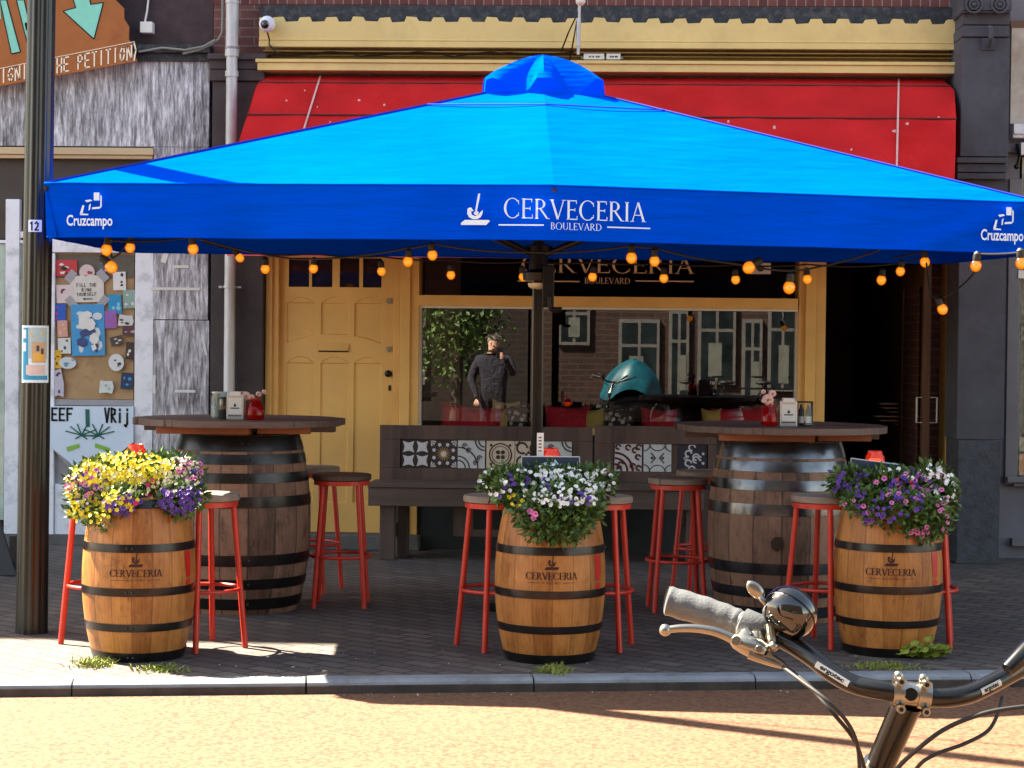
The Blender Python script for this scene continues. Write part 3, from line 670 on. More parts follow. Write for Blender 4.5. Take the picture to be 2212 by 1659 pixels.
# stickers: (px, py, w, h, tilt, base, detail colours, label)
ST = [
 (142,579,50,36,.0,(.5,.04,.05),[(.7,.68,.66),(.02,.02,.02)],'red and black sticker with a white heading at the top of the board'),
 (188,588,34,34,.2,(.6,.5,.5),[(.35,.05,.05)],'round white and red sticker above the taped paper'),
 (222,576,22,26,.1,(.1,.1,.12),[(.6,.6,.6)],'small black and white sticker under the hanging bulb'),
 (188,624,74,58,.03,(.62,.60,.56),[],'large white paper held by four strips of grey tape'),
 (258,607,28,40,.04,(.7,.7,.7),[(.03,.03,.03)],'white card with a black head outline'),
 (140,635,37,40,.03,(.65,.55,.55),[(.14,.03,.06)],'white edged card with a dark red print'),
 (248,657,29,42,.06,(.02,.28,.55),[(.25,.55,.7)],'plain sky blue sticker'),
 (279,646,26,40,.04,(.25,.38,.34),[(.65,.65,.62)],'grey green card beside the sky blue sticker'),
 (128,676,28,38,-.03,(.02,.10,.5),[(.5,.03,.15)],'blue over crimson sticker half behind the post'),
 (190,713,73,112,.03,(.05,.30,.6),[(.6,.66,.7),(.04,.07,.2),(.7,.7,.68)],'tall blue comic style poster in the middle of the board'),
 (239,690,26,38,.05,(.28,.12,.42),[(.45,.08,.2)],'purple and red sticker right of the tall blue poster'),
 (272,693,34,26,-.1,(.6,.6,.6),[(.03,.03,.03)],'black and white sticker with a torn edge'),
 (281,714,34,22,.05,(.10,.04,.05),[(.4,.36,.36)],'dark maroon sticker with a pale band'),
 (135,710,22,36,.04,(.6,.32,.25),[(.65,.45,.38)],'small salmon pink card left of the tall blue poster'),
 (139,747,28,34,.03,(.62,.66,.64),[(.05,.09,.1)],'white sticker with a dark badge'),
 (252,736,27,20,.25,(.06,.05,.05),[(.6,.55,.5)],'small tilted black sticker'),
 (284,758,25,38,-.06,(.05,.03,.03),[(.7,.68,.66)],'upright black sticker with a white figure shape'),
 (122,776,22,40,.02,(.65,.38,.02),[(.1,.06,.0)],'orange yellow sticker half behind the post'),
 (146,784,38,26,-.05,(.55,.62,.66),[(.12,.25,.4)],'pale blue lettered oval sticker'),
 (251,783,34,38,.1,(.65,.68,.68),[(.05,.05,.06)],'round white sticker with a black mark'),
 (123,828,30,62,.1,(.5,.48,.58),[(.06,.05,.08)],'lilac torn poster at the left edge of the board'),
 (230,836,32,28,-.03,(.6,.66,.64),[(.3,.4,.42)],'crumpled white sticker near the bottom of the board'),
 (274,823,26,36,-.06,(.02,.04,.1),[(.05,.3,.6)],'black sticker with a blue picture at the bottom right'),
]
random.seed(11)
for i, (px, py, w_, h_, tl, bc, dc, lab) in enumerate(ST):
    yy = YF-.004 - .0006*i; c = at(px, py, yy); k = yy/F; w2, h2 = w_*k/2, h_*k/2
    def fn(u, v, d=0, c=c, tl=tl): return (c.x+u*math.cos(tl)-v*math.sin(tl), c.y-d, c.z+u*math.sin(tl)+v*math.cos(tl))
    b = MB()
    rnd = 'round' in lab or 'oval' in lab; n_ = 18
    if rnd: ring = [(w2*math.cos(t*2*math.pi/n_), h2*math.sin(t*2*math.pi/n_)) for t in range(n_)]
    elif 'torn' in lab or 'crumpled' in lab: ring = [(-w2,-h2),(0,-h2*.85),(w2*.8,-h2),(w2,0),(w2*.75,h2),(-w2*.2,h2*.9),(-w2*.9,h2)]
    elif 'taped' in lab or 'tape' in lab and w_ > 60: ring = [(-w2,-h2*.6),(-w2*.7,-h2),(w2*.7,-h2),(w2,-h2*.6),(w2,h2*.7),(w2*.8,h2),(-w2*.8,h2),(-w2,h2*.6)]
    else: ring = [(-w2,-h2),(w2,-h2),(w2,h2),(-w2,h2)]
    b.extr([fn(u, v) for u, v in ring], (0, .003, 0), 0)
    mats = [flat('print_%d' % i, bc, .55)]
    for j, dcol in enumerate(dc):
        mats.append(flat('print_%d_%d' % (i, j), dcol, .55))
        for r in range(3 + (4 if w_*h_ > 4000 else 0)):
            u = random.uniform(-.6, .6)*w2; v = random.uniform(-.7, .7)*h2; a = w2*random.uniform(.15, .38); e = h2*random.uniform(.08, .26)
            nn = random.choice((4, 6, 7)); ph = random.random()
            b.poly([fn(max(-w2*.95, min(w2*.95, u+a*math.cos(6.283*(t+ph)/nn))), max(-h2*.95, min(h2*.95, v+e*math.sin(6.283*(t+ph)/nn))), .0008+.0004*(j*8+r)) for t in range(nn)], j+1)
    if 'strips' in lab:
        mats += [flat('grey_tape', (.33,.33,.36), .5), black_print]
        for su, sv in ((-1,-1),(1,-1),(1,1),(-1,1)):
            cu, cv = su*w2*.95, sv*h2*.98; a = R(50)*su*sv*-1
            b.poly([fn(cu+p*math.cos(a)-q*math.sin(a), cv+p*math.sin(a)+q*math.cos(a), .002) for p, q in ((-.045,-.028),(.045,-.028),(.045,.028),(-.045,.028))], 1)
        for ln, (tx, vv, wd_) in enumerate((('FILL THE', .017, .15), ('RING', -.018, .075), ('YOURSELF', -.05, .15))):
            hand_letters(b, tx, lambda u, v, vv=vv: fn(u, v+vv, .0015), .022, wd_, .18, 2)
        b.poly([fn(u, v, .0016) for u, v in ((-.035,-.073),(-.015,-.064),(-.015,-.07),(.04,-.07),(.04,-.077),(-.015,-.077),(-.015,-.083))], 2)
    o = b.build('sticker', mats, None, loc=c, world=True)
    tag(o, lab, 'sticker', 'stickers on the notice door')
# small white box, cables under the old sign
b = MB(); c = at(317, 58, YF-.06); b.box(c.x-.045, c.x+.045, YF-.08, YF-.003, c.z-.045, c.z+.035); b.tube([(c.x-.02, YF-.04, c.z+.03), (c.x-.005, YF-.03, c.z+.12), (c.x+.01, YF-.02, c.z+.3)], .008, 6)
tag(b.build('junction_box', paperw, None, loc=c, world=True, bevel=.004), 'small square white junction box on the sooty wall beside the cardboard sign', 'box')
b = MB(); pts = [at(x, y, YF-.1) for x, y in ((395,116),(430,108),(458,96),(473,84),(480,70),(481,30),(481,-60))]
b.tube(pts, .009, 6); pts = [at(x, y, YF-.12) for x, y in ((300,112),(350,103),(400,108),(440,100),(465,86))]; b.tube(pts, .008, 6)
tag(b.build('wall_cable', M('pale_dirty_cable', (.22,.22,.2), .6), None, loc=pts[0], world=True), 'grimy cable curling along the sooty wall towards the downpipe', 'cable')
# ---------------------------------------------------------------- right neighbour
rb = thing('neighbour_building', 'right neighbouring house front with a lace curtained window in a grey frame', 'building', (6, YF, 0))
rx0 = bx1 + .004
b = MB(); zt, zb_ = at(2300, 310, YF).z, at(2300, 1032, YF).z
xw0 = at(2196, 700, YF+.0).x; b.box(rx0, 14, YF, YF+.3, zt, HT); b.box(rx0, 14, YF, YF+.3, 0, zb_); b.box(rx0, xw0, YF-.02, YF+.3, zb_, zt)
b.box(14, 14.2, YF, YF+8, 0, HT); b.box(rx0, 14, YF+7, YF+8, 0, HT); b.box(rx0, rx0+.1, YF+.3, YF+7, 0, HT); b.box(xw0+1.9, 14, YF, YF+.3, zb_, zt)
b.build('wall', M('grey_house_paint', (.13,.125,.15), .7, var=.15, vscale=4), rb, world=True)
b = MB(); b.box(rx0, 14, YF+.3, YF+7, HT-.3, HT-.05); b.build('roof', lead_m, rb, world=True)
b = MB()
for (p0, q0, p1, q1, y) in ((2176, 386, 2203, 1046, YF-.05), (2176, 1032, 2420, 1044, YF-.09), (2190, 1045, 2420, 1052, YF-.06), (2186, 1165, 2420, 1182, YF-.06), (2176, 312, 2420, 330, YF-.05)):
    fbox(b, p0, q0, p1, q1, y, YF+.1)
b.build('window_frame', M('grey_frame_paint', (.12,.12,.135), .5, var=.12), rb, world=True, bevel=.004)
b = MB(); fbox(b, 2200, 585, 2420, 602, YF-.06, YF+.1); b.build('window_rail', beadw, rb, world=True)
m, nt, bs = base('lace_curtain'); co = coords(nt)
vo = node(nt, 'ShaderNodeTexVoronoi'); vo.inputs['Scale'].default_value = 40; nt.links.new(coords(nt, (1,1,.6)), vo.inputs['Vector'])
nt.links.new(mixc(nt, ramp(nt, noise(nt, coords(nt, (1,1,.25)), 9, 4), [(.4,(0,0,0)),(.6,(1,1,1))]), ramp(nt, vo.outputs['Distance'], [(.2, (.5,.53,.48)), (.6, (.10,.17,.13))]), (.42, .46, .42)), bs.inputs['Base Color'])
b = MB(); x0, x1, z0, z1 = fr(2203, 400, 2420, 1031, YF+.08)
n_ = 40
vs = [(x0+(x1-x0)*i/n_, YF+.09+.012*math.sin(i*1.1), z) for i in range(n_+1) for z in (z0-.2, z1+.2)]
b.add(vs, [(2*i, 2*i+2, 2*i+3, 2*i+1) for i in range(n_)]); b.build('curtain', m, rb, world=True)
b = MB(); b.poly([(x0, YF+.04, z0-.1), (x1, YF+.04, z0-.1), (x1, YF+.04, z1+.1), (x0, YF+.04, z1+.1)]); b.build('pane', glass('house_glass', (.9,.92,.9), .08), rb, world=True)
m = M('peeling_cream_panel', (.52, .49, .44), .7, var=.08, dirt=(.30,.24,.17), dscale=2.2)
b = MB(); fbox(b, 2184, 60, 2420, 268, YF-.04, YF-.003); b.build('sign_panel', m, rb, world=True)
b = MB(); fbox(b, 2184, 45, 2420, 59, YF-.05, YF-.003); b.build('timber_strip', brownw, rb, world=True)
b = MB(); fbox(b, 2190, 268, 2420, 290, YF-.12, YF-.003); fbox(b, 2188, 290, 2420, 298, YF-.10, YF-.003); sh = b.build('shutter_box', MC['white_paint'], rb, world=True, bevel=.004)
b = MB(); fbox(b, 2206, 308, 2260, 334, YF-.13, YF-.06); b.build('label_plate', paperw, sh, world=True)
b = MB(); p = at(2200, 330, YF-.1); b.tube([at(2196, 310, YF-.1), at(2202, 340, YF-.1), at(2196, 362, YF-.1)], .012, 6); b.ball(at(2196, 360, YF-.1), .02); b.build('crank_eye', blackm, sh, world=True)

# ---------------------------------------------------------------- things on the café front
b = MB(); Yp = YF-.19
p0, p1 = at(501, 112, Yp), at(501, 905, Yp); x = p0.x
dp = thing('downpipe', 'pale zinc downpipe running down the dark pilaster beside the ochre door', 'pipe', (x, Yp, 0))
zcol = at(501, 104, Yp).z
b.tube([(x, Yp, .1), (x, Yp, zcol)], .040, 20); b.tube([(x, Yp, zcol), (x, Yp, 6.)], .045, 20); b.build('pipe', zinc, dp, world=True, smooth='auto')
for q, r, h in ((160, .048, .04), (112, .05, .07), (104, .05, .02), (5, .05, .02), (620, .047, .018), (640+600, .047, .02)):
    z = at(501, q, Yp).z
    b = MB(); b.tube([(x, Yp, z-h/2), (x, Yp, z+h/2)], r, 20)
    if h < .02: b.box(x-.075, x+.075, Yp+.02, Yp+.03, z-.006, z+.006); b.box(x-.082, x-.06, Yp-.0, Yp+.09, z-.008, z+.008)
    b.build('collar', zinc, dp, world=True, smooth='auto')
c = at(577, 52, YF-.28)
sc = thing('security_camera', 'white round security camera on the left end of the cream fascia', 'camera', tuple(c))
b = MB(); b.ball(c, (.058, .058, .058), 20, 12); b.tube([c, c + Vector((0, .1, .01))], .045, 16); b.build('housing', MC['white_paint'], sc, world=True, smooth=True)
b = MB(); b.ball(c + Vector((-.005, -.028, -.006)), .037, 16, 10); b.build('lens', M('camera_lens', (.006,.004,.006), .06, spec=.9), sc, world=True, smooth=True)
b = MB(); b.tube([c + Vector((.0, .0, -.05)), c + Vector((.008, .05, -.10)), c + Vector((.0, .09, -.13)), c + Vector((.06, .11, -.19))], .006, 6); b.build('cable', blackm, sc, world=True)
for px, w_, lab in ((1283, 44, 'white junction box with a cable tail, just right of the hanging rod'), (1325, 30, 'smaller white junction box with two dark dots, further from the hanging rod')):
    c = at(px, 124, YF-.1); jb = thing('junction_box', lab, 'box', tuple(c), group='white junction boxes under the cream fascia')
    k = YF/F; b = MB(); a = w_*k/2; b.box(c.x-a, c.x+a, YF-.14, YF-.05, c.z-.02, c.z+.022); b.build('housing', paperw, jb, world=True, bevel=.004)
    b = MB(); b.tube([(c.x-a-.02, YF-.09, c.z), (c.x-a, YF-.09, c.z)], .012, 8); b.tube([(c.x+a, YF-.09, c.z-.004), (c.x+a+.02, YF-.09, c.z)], .012, 8); b.build('gland', greyw, jb, world=True)
    b = MB()
    for d in (-.4, -.1, .25, .45): b.box(c.x+a*d-.004, c.x+a*d+.006, YF-.1435, YF-.1405, c.z-.006, c.z+.004)
    b.build('screw_marks', black_print, jb, world=True)
hr = thing('hanging_rod', 'thin grey rod with two black guy cables hanging in front of the cream fascia', 'rod', tuple(at(1250, 60, YF-.4)))
Yh = YF-.4
b = MB(); b.tube([at(1253, -40, Yh), at(1249, 118, Yh)], .011, 10); b.tube([at(1250, 40, Yh), at(1249, 100, Yh)], .017, 10); b.build('rod', zinc, hr, world=True)
b = MB(); c = at(1254, 2, Yh); b.ball(c, .035); b.build('bracket', beadw, hr, world=True)
for P_ in (((1252, 20), (1228, 70), (1212, 112)), ((1250, 24), (1240, 80), (1229, 140))):
    b = MB(); b.tube([at(*P_[0], Yh), at(*P_[1], Yh-.01), at(*P_[2], YF-.2)], .006, 6); b.build('guy_cable', blackm, hr, world=True)
b = MB(); pts = [at(580 + i*20, 116 + 4*math.sin(i*.7) + (3 if i % 5 == 0 else 0), YF-.13) for i in range(34)]
b.tube(pts, .006, 6); tag(b.build('wall_cable', blackm, None, loc=pts[0], world=True), 'black cable trailing along the recess under the cream fascia', 'cable')
# red awning
aw = thing('awning', 'red folding box awning over the café front, half hidden by the blue parasol', 'awning', (at(1300, 538, 12.3).x, 12.3, at(1300, 538, 12.3).z))
prof = [(168, 13.34, 580, 2035), (182, 13.15, 560, 2052), (190, 13.08, 553, 2061), (247, 12.78, 536, 2065), (252, 12.765, 534.5, 2065), (310, 12.55, 515, 2064), (384, 12.38, 505, 2062), (389, 12.37, 504, 2062), (460, 12.25, 497, 2060), (538, 12.2, 491, 2060)]
b = MB(); n_ = 28; vs = []
for py, Y, p0, p1 in prof:
    z = at(1300, py, Y).z; xa, xb = at(p0, py, Y).x, at(p1, py, Y).x
    for i in range(n_+1): vs.append((xa+(xb-xa)*i/n_, Y + .006*math.sin(i*2.1+py), z))
b.add(vs, [(r*(n_+1)+i, r*(n_+1)+i+1, (r+1)*(n_+1)+i+1, (r+1)*(n_+1)+i) for r in range(len(prof)-1) for i in range(n_)])
for s, e in ((0, 2), (1, 3)):
    b.poly([(at(P_[e], P_[0], P_[1]).x, P_[1], at(1300, P_[0], P_[1]).z) for P_ in prof] + [(at(prof[-1][e], 538, 12.2).x, 13.36, at(1300, 538, 12.2).z+.02)])
b.build('fabric', redawn, aw, world=True, smooth='auto')
seam = M('dark_red_seam', (.10, .008, .006), .7)
for idx in (1, 4, 7):
    py, Y, p0, p1 = prof[idx]; z = at(1300, py, Y).z
    b = MB(); b.tube([(at(p0, py, Y).x-.003, Y-.006, z), (at(p1, py, Y).x+.003, Y-.006, z)], .008, 6); b.build('fold_seam', seam, aw, world=True)
for ra, rb_ in (((692, 172), (652, 300)), ((1941, 174), (1936, 385))):
    b = MB(); pts = []
    for py, Y, p0, p1 in prof[:8]:
        t = (py-170)/(ra[1]*0+ (rb_[1]-170)); px = ra[0]+(rb_[0]-ra[0])*t
        q = at(px, py, Y); pts.append((q.x, Y-.012, at(1300, py, Y).z))
    b.tube(pts, .007, 6); b.build('welt', M('pale_pink_welt', (.62, .4, .38), .5), aw, world=True)
b = MB(); z = at(1300, 538, 12.2).z; xa, xb = at(491, 538, 12.2).x, at(2060, 538, 12.2).x
b.box(xa, xb, 12.18, 12.225, z-.065, z); b.tube([(xa, 12.178, z-.004), (xb, 12.178, z-.004)], .009, 6); b.build('front_rail', redpink, aw, world=True)
b = MB(); 
for px in (1265, 1405): pass
c = at(1265, 548, 12.17); put_sans(b, 'CERVECERIA', lambda u, v: (c.x+u, 12.17, c.z+v), .03, .2); b.build('trim_lettering', white_print, aw, world=True)
b = MB(); random.seed(21)
for i in range(26):
    py = random.uniform(190, 380); px = random.choice((random.uniform(1420, 2040), random.uniform(560, 900)))
    # a few light droppings on the cloth
    for a, c in zip(prof, prof[1:]):
        if a[0] <= py < c[0]:
            t = (py-a[0])/(c[0]-a[0]); Y = a[1]+(c[1]-a[1])*t; q = at(px, py, Y); r = random.uniform(.004, .012)
            b.ball((q.x, Y-.004, at(1300, py, Y).z), (r, .004, r*1.3), 8, 5)
tag(b.build('spots', M('pale_droppings', (.62,.4,.38), .7), aw, world=True), kind='stuff')
# ---------------------------------------------------------------- parasol
YU = 8.72
FLp = at(97, 396, YU); ZT = FLp.z
FRp = gnd(2258, 439, ZT); MFp = gnd(1197, 400, ZT)
ZB = at(110, 511, YU).z
BLp = at(268, 545, 11.1); BRp = at(2040, 569, 11.8)
BL, BR, FL, FR = [Vector((p.x, p.y, ZT + d)) for p, d in ((BLp, BLp.z-ZB), (BRp, BRp.z-ZB), (FLp, 0), (FRp, 0))]
MF = Vector((MFp.x, MFp.y, ZT)); MBk = (BL+BR)/2; ML = (FL+BL)/2; MR = (FR+BR)/2
ctr = (FL+FR+BL+BR)/4; ap = at(1172, 176, ctr.y); AP = Vector((ap.x, ctr.y, ap.z))
print('parasol', FL, MF, FR, BL, BR, 'apex', AP, 'zb', ZB)
m, nt, bs = base('blue_canopy_cloth')
co = coords(nt); 
c = ramp(nt, noise(nt, co, 1.2, 5), [(.3, (.0, .060, .60)), (.7, (.0, .074, .70))])
nt.links.new(c, bs.inputs['Base Color']); bs.inputs['Roughness'].default_value = .65; bs.inputs['Specular IOR Level'].default_value = .0
wv = noise(nt, coords(nt, (.8, .8, 6)), 3.5, 3, .5)
wv2 = noise(nt, co, 900, 2)
bump(nt, bs, mth(nt, 'ADD', wv, mth(nt, 'MULTIPLY', wv2, .02)), .45, .035); cloth = m
um = thing('parasol', 'wide bright blue rectangular parasol with white lettering shading the terrace', 'parasol', (AP.x, AP.y, 0))
O_ = [FL, (FL*.5+MF*.5), MF, (MF*.5+FR*.5), FR, MR, BR, MBk, BL, ML]
# canopy: eight ribs, cloth sagging a little between them
def strip(b, a, c, n=16, m_=14, top=.10, sag=.03):
    vs = []
    for i in range(m_+1):
        t = i/m_*(1-top)
        for k in range(n+1):
            s = k/n; e = a.lerp(c, s); p = e.lerp(AP, t)
            p.z -= sag*math.sin(math.pi*s)*math.sin(math.pi*min(1, t+.08))*1.0
            vs.append(p)
    b.add(vs, [(i*(n+1)+k, i*(n+1)+k+1, (i+1)*(n+1)+k+1, (i+1)*(n+1)+k) for i in range(m_) for k in range(n)])
b = MB()
C8 = [FL, MF, FR, MR, BR, MBk, BL, ML]
for a, c in zip(C8, C8[1:] + C8[:1]): strip(b, a, c, sag=.018 if (a-c).length > 1.2 else .01)
cn = b.build('canopy', cloth, um, world=True, smooth='auto')
darkseam = M('dark_blue_seam', (.001,.02,.30), .7)
b = MB()
for P_ in (FL, FR, BL, BR): b.tube([P_ + Vector((0,0,.004)), P_.lerp(AP, .9) + Vector((0,0,.004))], .006, 6)
a = FL.lerp(AP, .74); c = FR.lerp(AP, .74); mm = MF.lerp(AP, .74); up = Vector((0, -.003, .004))
b.tube([a+up, mm+up, c+up], .004, 5); b.build('seam', darkseam, cn, world=True)
# valance
def val(pts, name, wob, outn=None):
    b = MB(); n_ = 110; m_ = 10; vs = []; segs = []
    tot = sum((q-p).length for p, q in zip(pts, pts[1:]))
    for i in range(n_+1):
        d = tot*i/n_; 
        for p, q in zip(pts, pts[1:]):
            l = (q-p).length
            if d <= l + 1e-6: e = p.lerp(q, d/l); tt = (q-p).normalized(); break
            d -= l
        segs.append((e, Vector((tt.y, -tt.x, 0)), i/n_))
    for j in range(m_+1):
        t = j/m_
        for e, nn, s in segs:
            ed = min(s, 1-s)
            sg = wob*t*(1.1*math.sin(s*17+t*.8) + .7*math.sin(s*41+1+t*1.5) + .5*math.sin(s*73+t*3))*(.6+.8*abs(s-.5)*2) 
            fold = -.05*t*max(0, 1-ed/.03)
            crease = (.022*math.exp(-((s-.985+.13*t)/.022)**2) + .012*math.exp(-((s-.02-.09*t)/.018)**2))*(1 if wob > .004 else 0)
            p = e + nn*(sg + fold + crease); p.z = e.z - (ZT-ZB)*t
            vs.append(p)
    b.add(vs, [(j*(n_+1)+i, j*(n_+1)+i+1, (j+1)*(n_+1)+i+1, (j+1)*(n_+1)+i) for j in range(m_) for i in range(n_)])
    b.tube([v + Vector((0, 0, .0)) for v in vs[:n_+1]], .0055, 5); b.tube(vs[-(n_+1):], .004, 5)
    return b.build(name, cloth, um, world=True, smooth=True)
vf = val([FL, MF, FR], 'valance', .011); val([FR, MR, BR], 'valance', .004); val([BR, MBk, BL], 'valance', .004); val([BL, ML, FL], 'valance', .004)
# printing on the front valance: follow the cloth a few millimetres in front of it
def vfn(px, py, lift=.034, sh=0.):
    """lettering plane tangent to the front valance, in metres round the pixel"""
    seg = (FL, MF) if px < 1197 else (MF, FR)
    r = Vector(ray(px, py)); o = Vector((0, 0, HC)); tt = (seg[1]-seg[0]).normalized(); nn = Vector((tt.y, -tt.x, 0))
    t = (seg[0]-o).dot(nn)/r.dot(nn); c = o + r*t + nn*lift
    return (lambda u, v: tuple(c + tt*u + Vector((0, 0, v)))), t*r.length/F if False else c.y/F
b = MB()
f, k = vfn(1238, 476); put_serif(b, 'CERVECERIA', f, 42*k, 322*k)
f, k = vfn(1240, 498); put_serif(b, 'BOULEVARD', f, 15*k, 116*k)
for a, c, py in ((1078, 1176, 487), (1304, 1402, 493)):
    f, k = vfn((a+c)/2, py); h = (c-a)/2*k; b.poly([f(-h, -.003), f(h, -.003), f(h, .003), f(-h, .003)])
b.build('lettering', white_print, vf, world=True); b = MB(); f, k = vfn(1027, 487); put_polys(b, GUITAR, f, 68*k*1.22, 68*k)
b.build('guitar_logo', white_print, vf, world=True)
for px, py in ((198, 488), (2157, 520)):
    b = MB()
    f, k = vfn(px, py); put_sans(b, 'Cruzcampo', f, 24*k*1.35, 102*k, .0016*24*k*1.35*12)
    f, k = vfn(px, py-22)       # plain tankard emblem over the word
    E = [[(-.40,0),(-.05,0),(-.05,.05),(-.38,.08)],[(-.42,.05),(-.30,.42),(-.22,.40),(-.30,.05)],[(-.2,.62),(.05,.66),(.12,.6),(-.12,.54)],
         [(.18,.62),(.42,.62),(.42,.95),(.18,.95)],[(.46,.3),(.52,.36),(.52,.8),(.46,.86)],[(.1,.25),(.44,.28),(.46,.36),(.12,.33)],[(-.02,.42),(.06,.50),(.02,.22),(-.04,.2)]]
    put_polys(b, E, f, 52*k); b.build('corner_print', white_print, vf, world=True)
# vent cap
b = MB(); CC = [AP.lerp(p, .128) for p in C8]; n_ = 16; top = at(1168, 119, AP.y).z
zc0 = at(1172, 212, AP.y-.2).z
rows = []
for j in range(9):
    t = j/8
    row = []
    for i in range(64):
        s = i/8.; a = CC[int(s) % 8]; c = CC[(int(s)+1) % 8]; e = a.lerp(c, s-int(s))
        rr = t**.78
        p = Vector((AP.x, AP.y, 0)).lerp(Vector((e.x, e.y, 0)), rr*.96 + .03)
        fold = (.042*math.cos(s*math.pi*2) + .020*math.sin(s*7.3) + .014*math.sin(s*19+t*4))*t
        p.z = top - (top - (e.z+.045))*t**1.12 + fold*.8
        p.x += (p.x-AP.x)*fold*.8; p.y += (p.y-AP.y)*fold*.8
        row.append(p)
    rows += row
b.add(rows, [(j*64+i, j*64+(i+1) % 64, (j+1)*64+(i+1) % 64, (j+1)*64+i) for j in range(8) for i in range(64)])
skirt = [Vector((p.x + (p.x-AP.x)*.03, p.y + (p.y-AP.y)*.03, p.z-.085 - .02*math.cos(i/8*math.pi*2))) for i, p in enumerate(rows[-64:])]
o_ = len(b.v); b.add(rows[-64:] + skirt, [(i, (i+1) % 64, 64+(i+1) % 64, 64+i) for i in range(64)])
b.add([Vector((AP.x, AP.y, top+.004))] + rows[:64], [(0, i+1, (i+1) % 64 + 1) for i in range(64)])
b.build('vent_cap', cloth, um, world=True, smooth='auto')
# mast, ribs, crank
pc = at(1161, 800, AP.y); PX = pc.x; PY = AP.y
mast_m = M('dark_bronze_mast', (.028,.026,.025), .3, metal=.5, var=.2, vscale=5)
b = MB(); hw = .032
pr = [(-hw,-hw+.008),(-hw+.008,-hw),(-.008,-hw),(-.006,-hw+.006),(.006,-hw+.006),(.008,-hw),(hw-.008,-hw),(hw,-hw+.008),(hw,hw),(-hw,hw)]
b.extr([(PX+x, PY+y, .05) for x, y in pr], (0, 0, 2.6)); b.build('mast', mast_m, um, world=True)
hub = at(1168, 555, PY).z
b = MB(); b.lathe([(.05,-.09),(.085,-.09),(.09,-.05),(.055,-.03),(.05,.06),(.075,.07),(.075,.10),(.04,.11)], 20, (PX, PY, hub-.04)); b.build('hub', blackm, um, world=True, smooth='auto')
b = MB(); b.lathe([(.06,0),(.055,-.02),(.03,-.035)], 20, (PX-.0, PY, at(1157, 612, PY).z)); b.build('lamp', M('lamp_diffuser', (.8,.72,.5), .3), um, world=True, smooth='auto')
for P_ in C8:
    b = MB(); b.tube([AP + Vector((0,0,-.05)), P_ + Vector((0,0,-.025))], .013, 6); b.build('rib', mast_m, um, world=True)
    q = P_.lerp(AP, .46); b = MB(); b.tube([(PX, PY, hub), q + Vector((0,0,-.03))], .017, 8); b.build('strut', blackm, um, world=True)
b = MB(); c = at(1186, 600, PY-.09); b.box(c.x-.035, c.x+.028, PY-.1, PY-.035, at(1186, 665, PY).z, at(1186, 575, PY).z)
e0 = at(1186, 640, PY-.12); e1 = at(1188, 668, PY-.12); e2 = at(1214, 668, PY-.12)
b.tube([e0, e1], .011, 8); b.tube([e1, e2], .013, 8); b.ball(at(1164, 634, PY-.1), .008); b.build('crank', blackm, um, world=True, bevel=.004)
b = MB(); b.box(PX-.25, PX+.25, PY-.04, PY+.04, .004, .05); b.box(PX-.04, PX+.04, PY-.25, PY-.041, .004, .05); b.box(PX-.04, PX+.04, PY+.041, PY+.25, .004, .05); b.build('base', blackm, um, world=True)

# ---------------------------------------------------------------- string lights
bulb_m = bpy.data.materials.new('lit_orange_bulb'); bulb_m.use_nodes = True; nt = bulb_m.node_tree; nt.nodes.clear()
lw = node(nt, 'ShaderNodeLayerWeight'); lw.inputs[0].default_value = .35
e1 = node(nt, 'ShaderNodeEmission'); e1.inputs[1].default_value = .13
nt.links.new(ramp(nt, lw.outputs['Facing'], [(.0, (1.0, .42, .03)), (.35, (.95, .24, .0)), (.8, (.50, .05, .0))]), e1.inputs[0])
gl_ = node(nt, 'ShaderNodeBsdfGlossy'); gl_.inputs['Roughness'].default_value = .1
mx = node(nt, 'ShaderNodeMixShader'); mx.inputs[0].default_value = .10; nt.links.new(e1.outputs[0], mx.inputs[1]); nt.links.new(gl_.outputs[0], mx.inputs[2])
o = node(nt, 'ShaderNodeOutputMaterial'); nt.links.new(mx.outputs[0], o.inputs[0])
def lights(lab, bl, cable, group='strings of orange bulbs under the parasol'):
    p0 = at(*cable[0]); sl_ = thing('string_lights', lab, 'string lights', tuple(p0), group=group)
    pts = []; C_ = [at(*c) for c in cable]
    for a, c in zip(C_, C_[1:]):
        d = (c-a).length
        for i in range(6):
            t = i/6; p = a.lerp(c, t); p.z -= .10*d*t*(1-t); pts.append(p)
    pts.append(C_[-1])
    b = MB(); b.tube(pts, .0055, 6); b.build('cable', rubber, sl_, world=True)
    for px, py, Y, r, tilt in bl:
        c = at(px, py, Y); up = Vector((tilt + .12*math.sin(px*1.7), .1*math.sin(px*2.3), 1)).normalized(); r *= 1 + .10*math.sin(px*3.1)
        b = MB(); Mt = up.to_track_quat('Z', 'Y').to_matrix()
        b.ball(c, (r, r, r*1.08), 16, 10, M=Mt); q = b.build('bulb', bulb_m, sl_, world=True, smooth=True)
        b = MB(); b.tube([c+up*r*.75, c+up*r*1.05, c+up*r*2.1, c+up*r*2.5], [r*.62, r*.72, r*.66, r*.3], 12); b.build('socket', rubber, q, world=True, smooth='auto')
YB_ = 10.9; YFr = 8.85
rb_ = .027
back = [(518,557),(573,581),(677,580),(824,586),(974,594),(1130,598),(1280,598),(1434,601),(1589,604),(1744,603),(1904,605)]
lights('long string of orange bulbs along the rear parasol edge before the door and window',
   [(x, y, YB_+.02*i, (.031 if x == 573 else rb_), 0 if x != 518 else -.8) for i, (x, y) in enumerate(back)],
   [(440,523,10.6)] + [(x + (14 if x == 518 else 0), y-32 if x != 518 else y-16, YB_+.02*i) for i, (x, y) in enumerate(back)] + [(2000,555,11.2)])
front = [(417,538),(881,565),(934,551),(1364,557),(1414,564),(1618,578),(1705,621)]
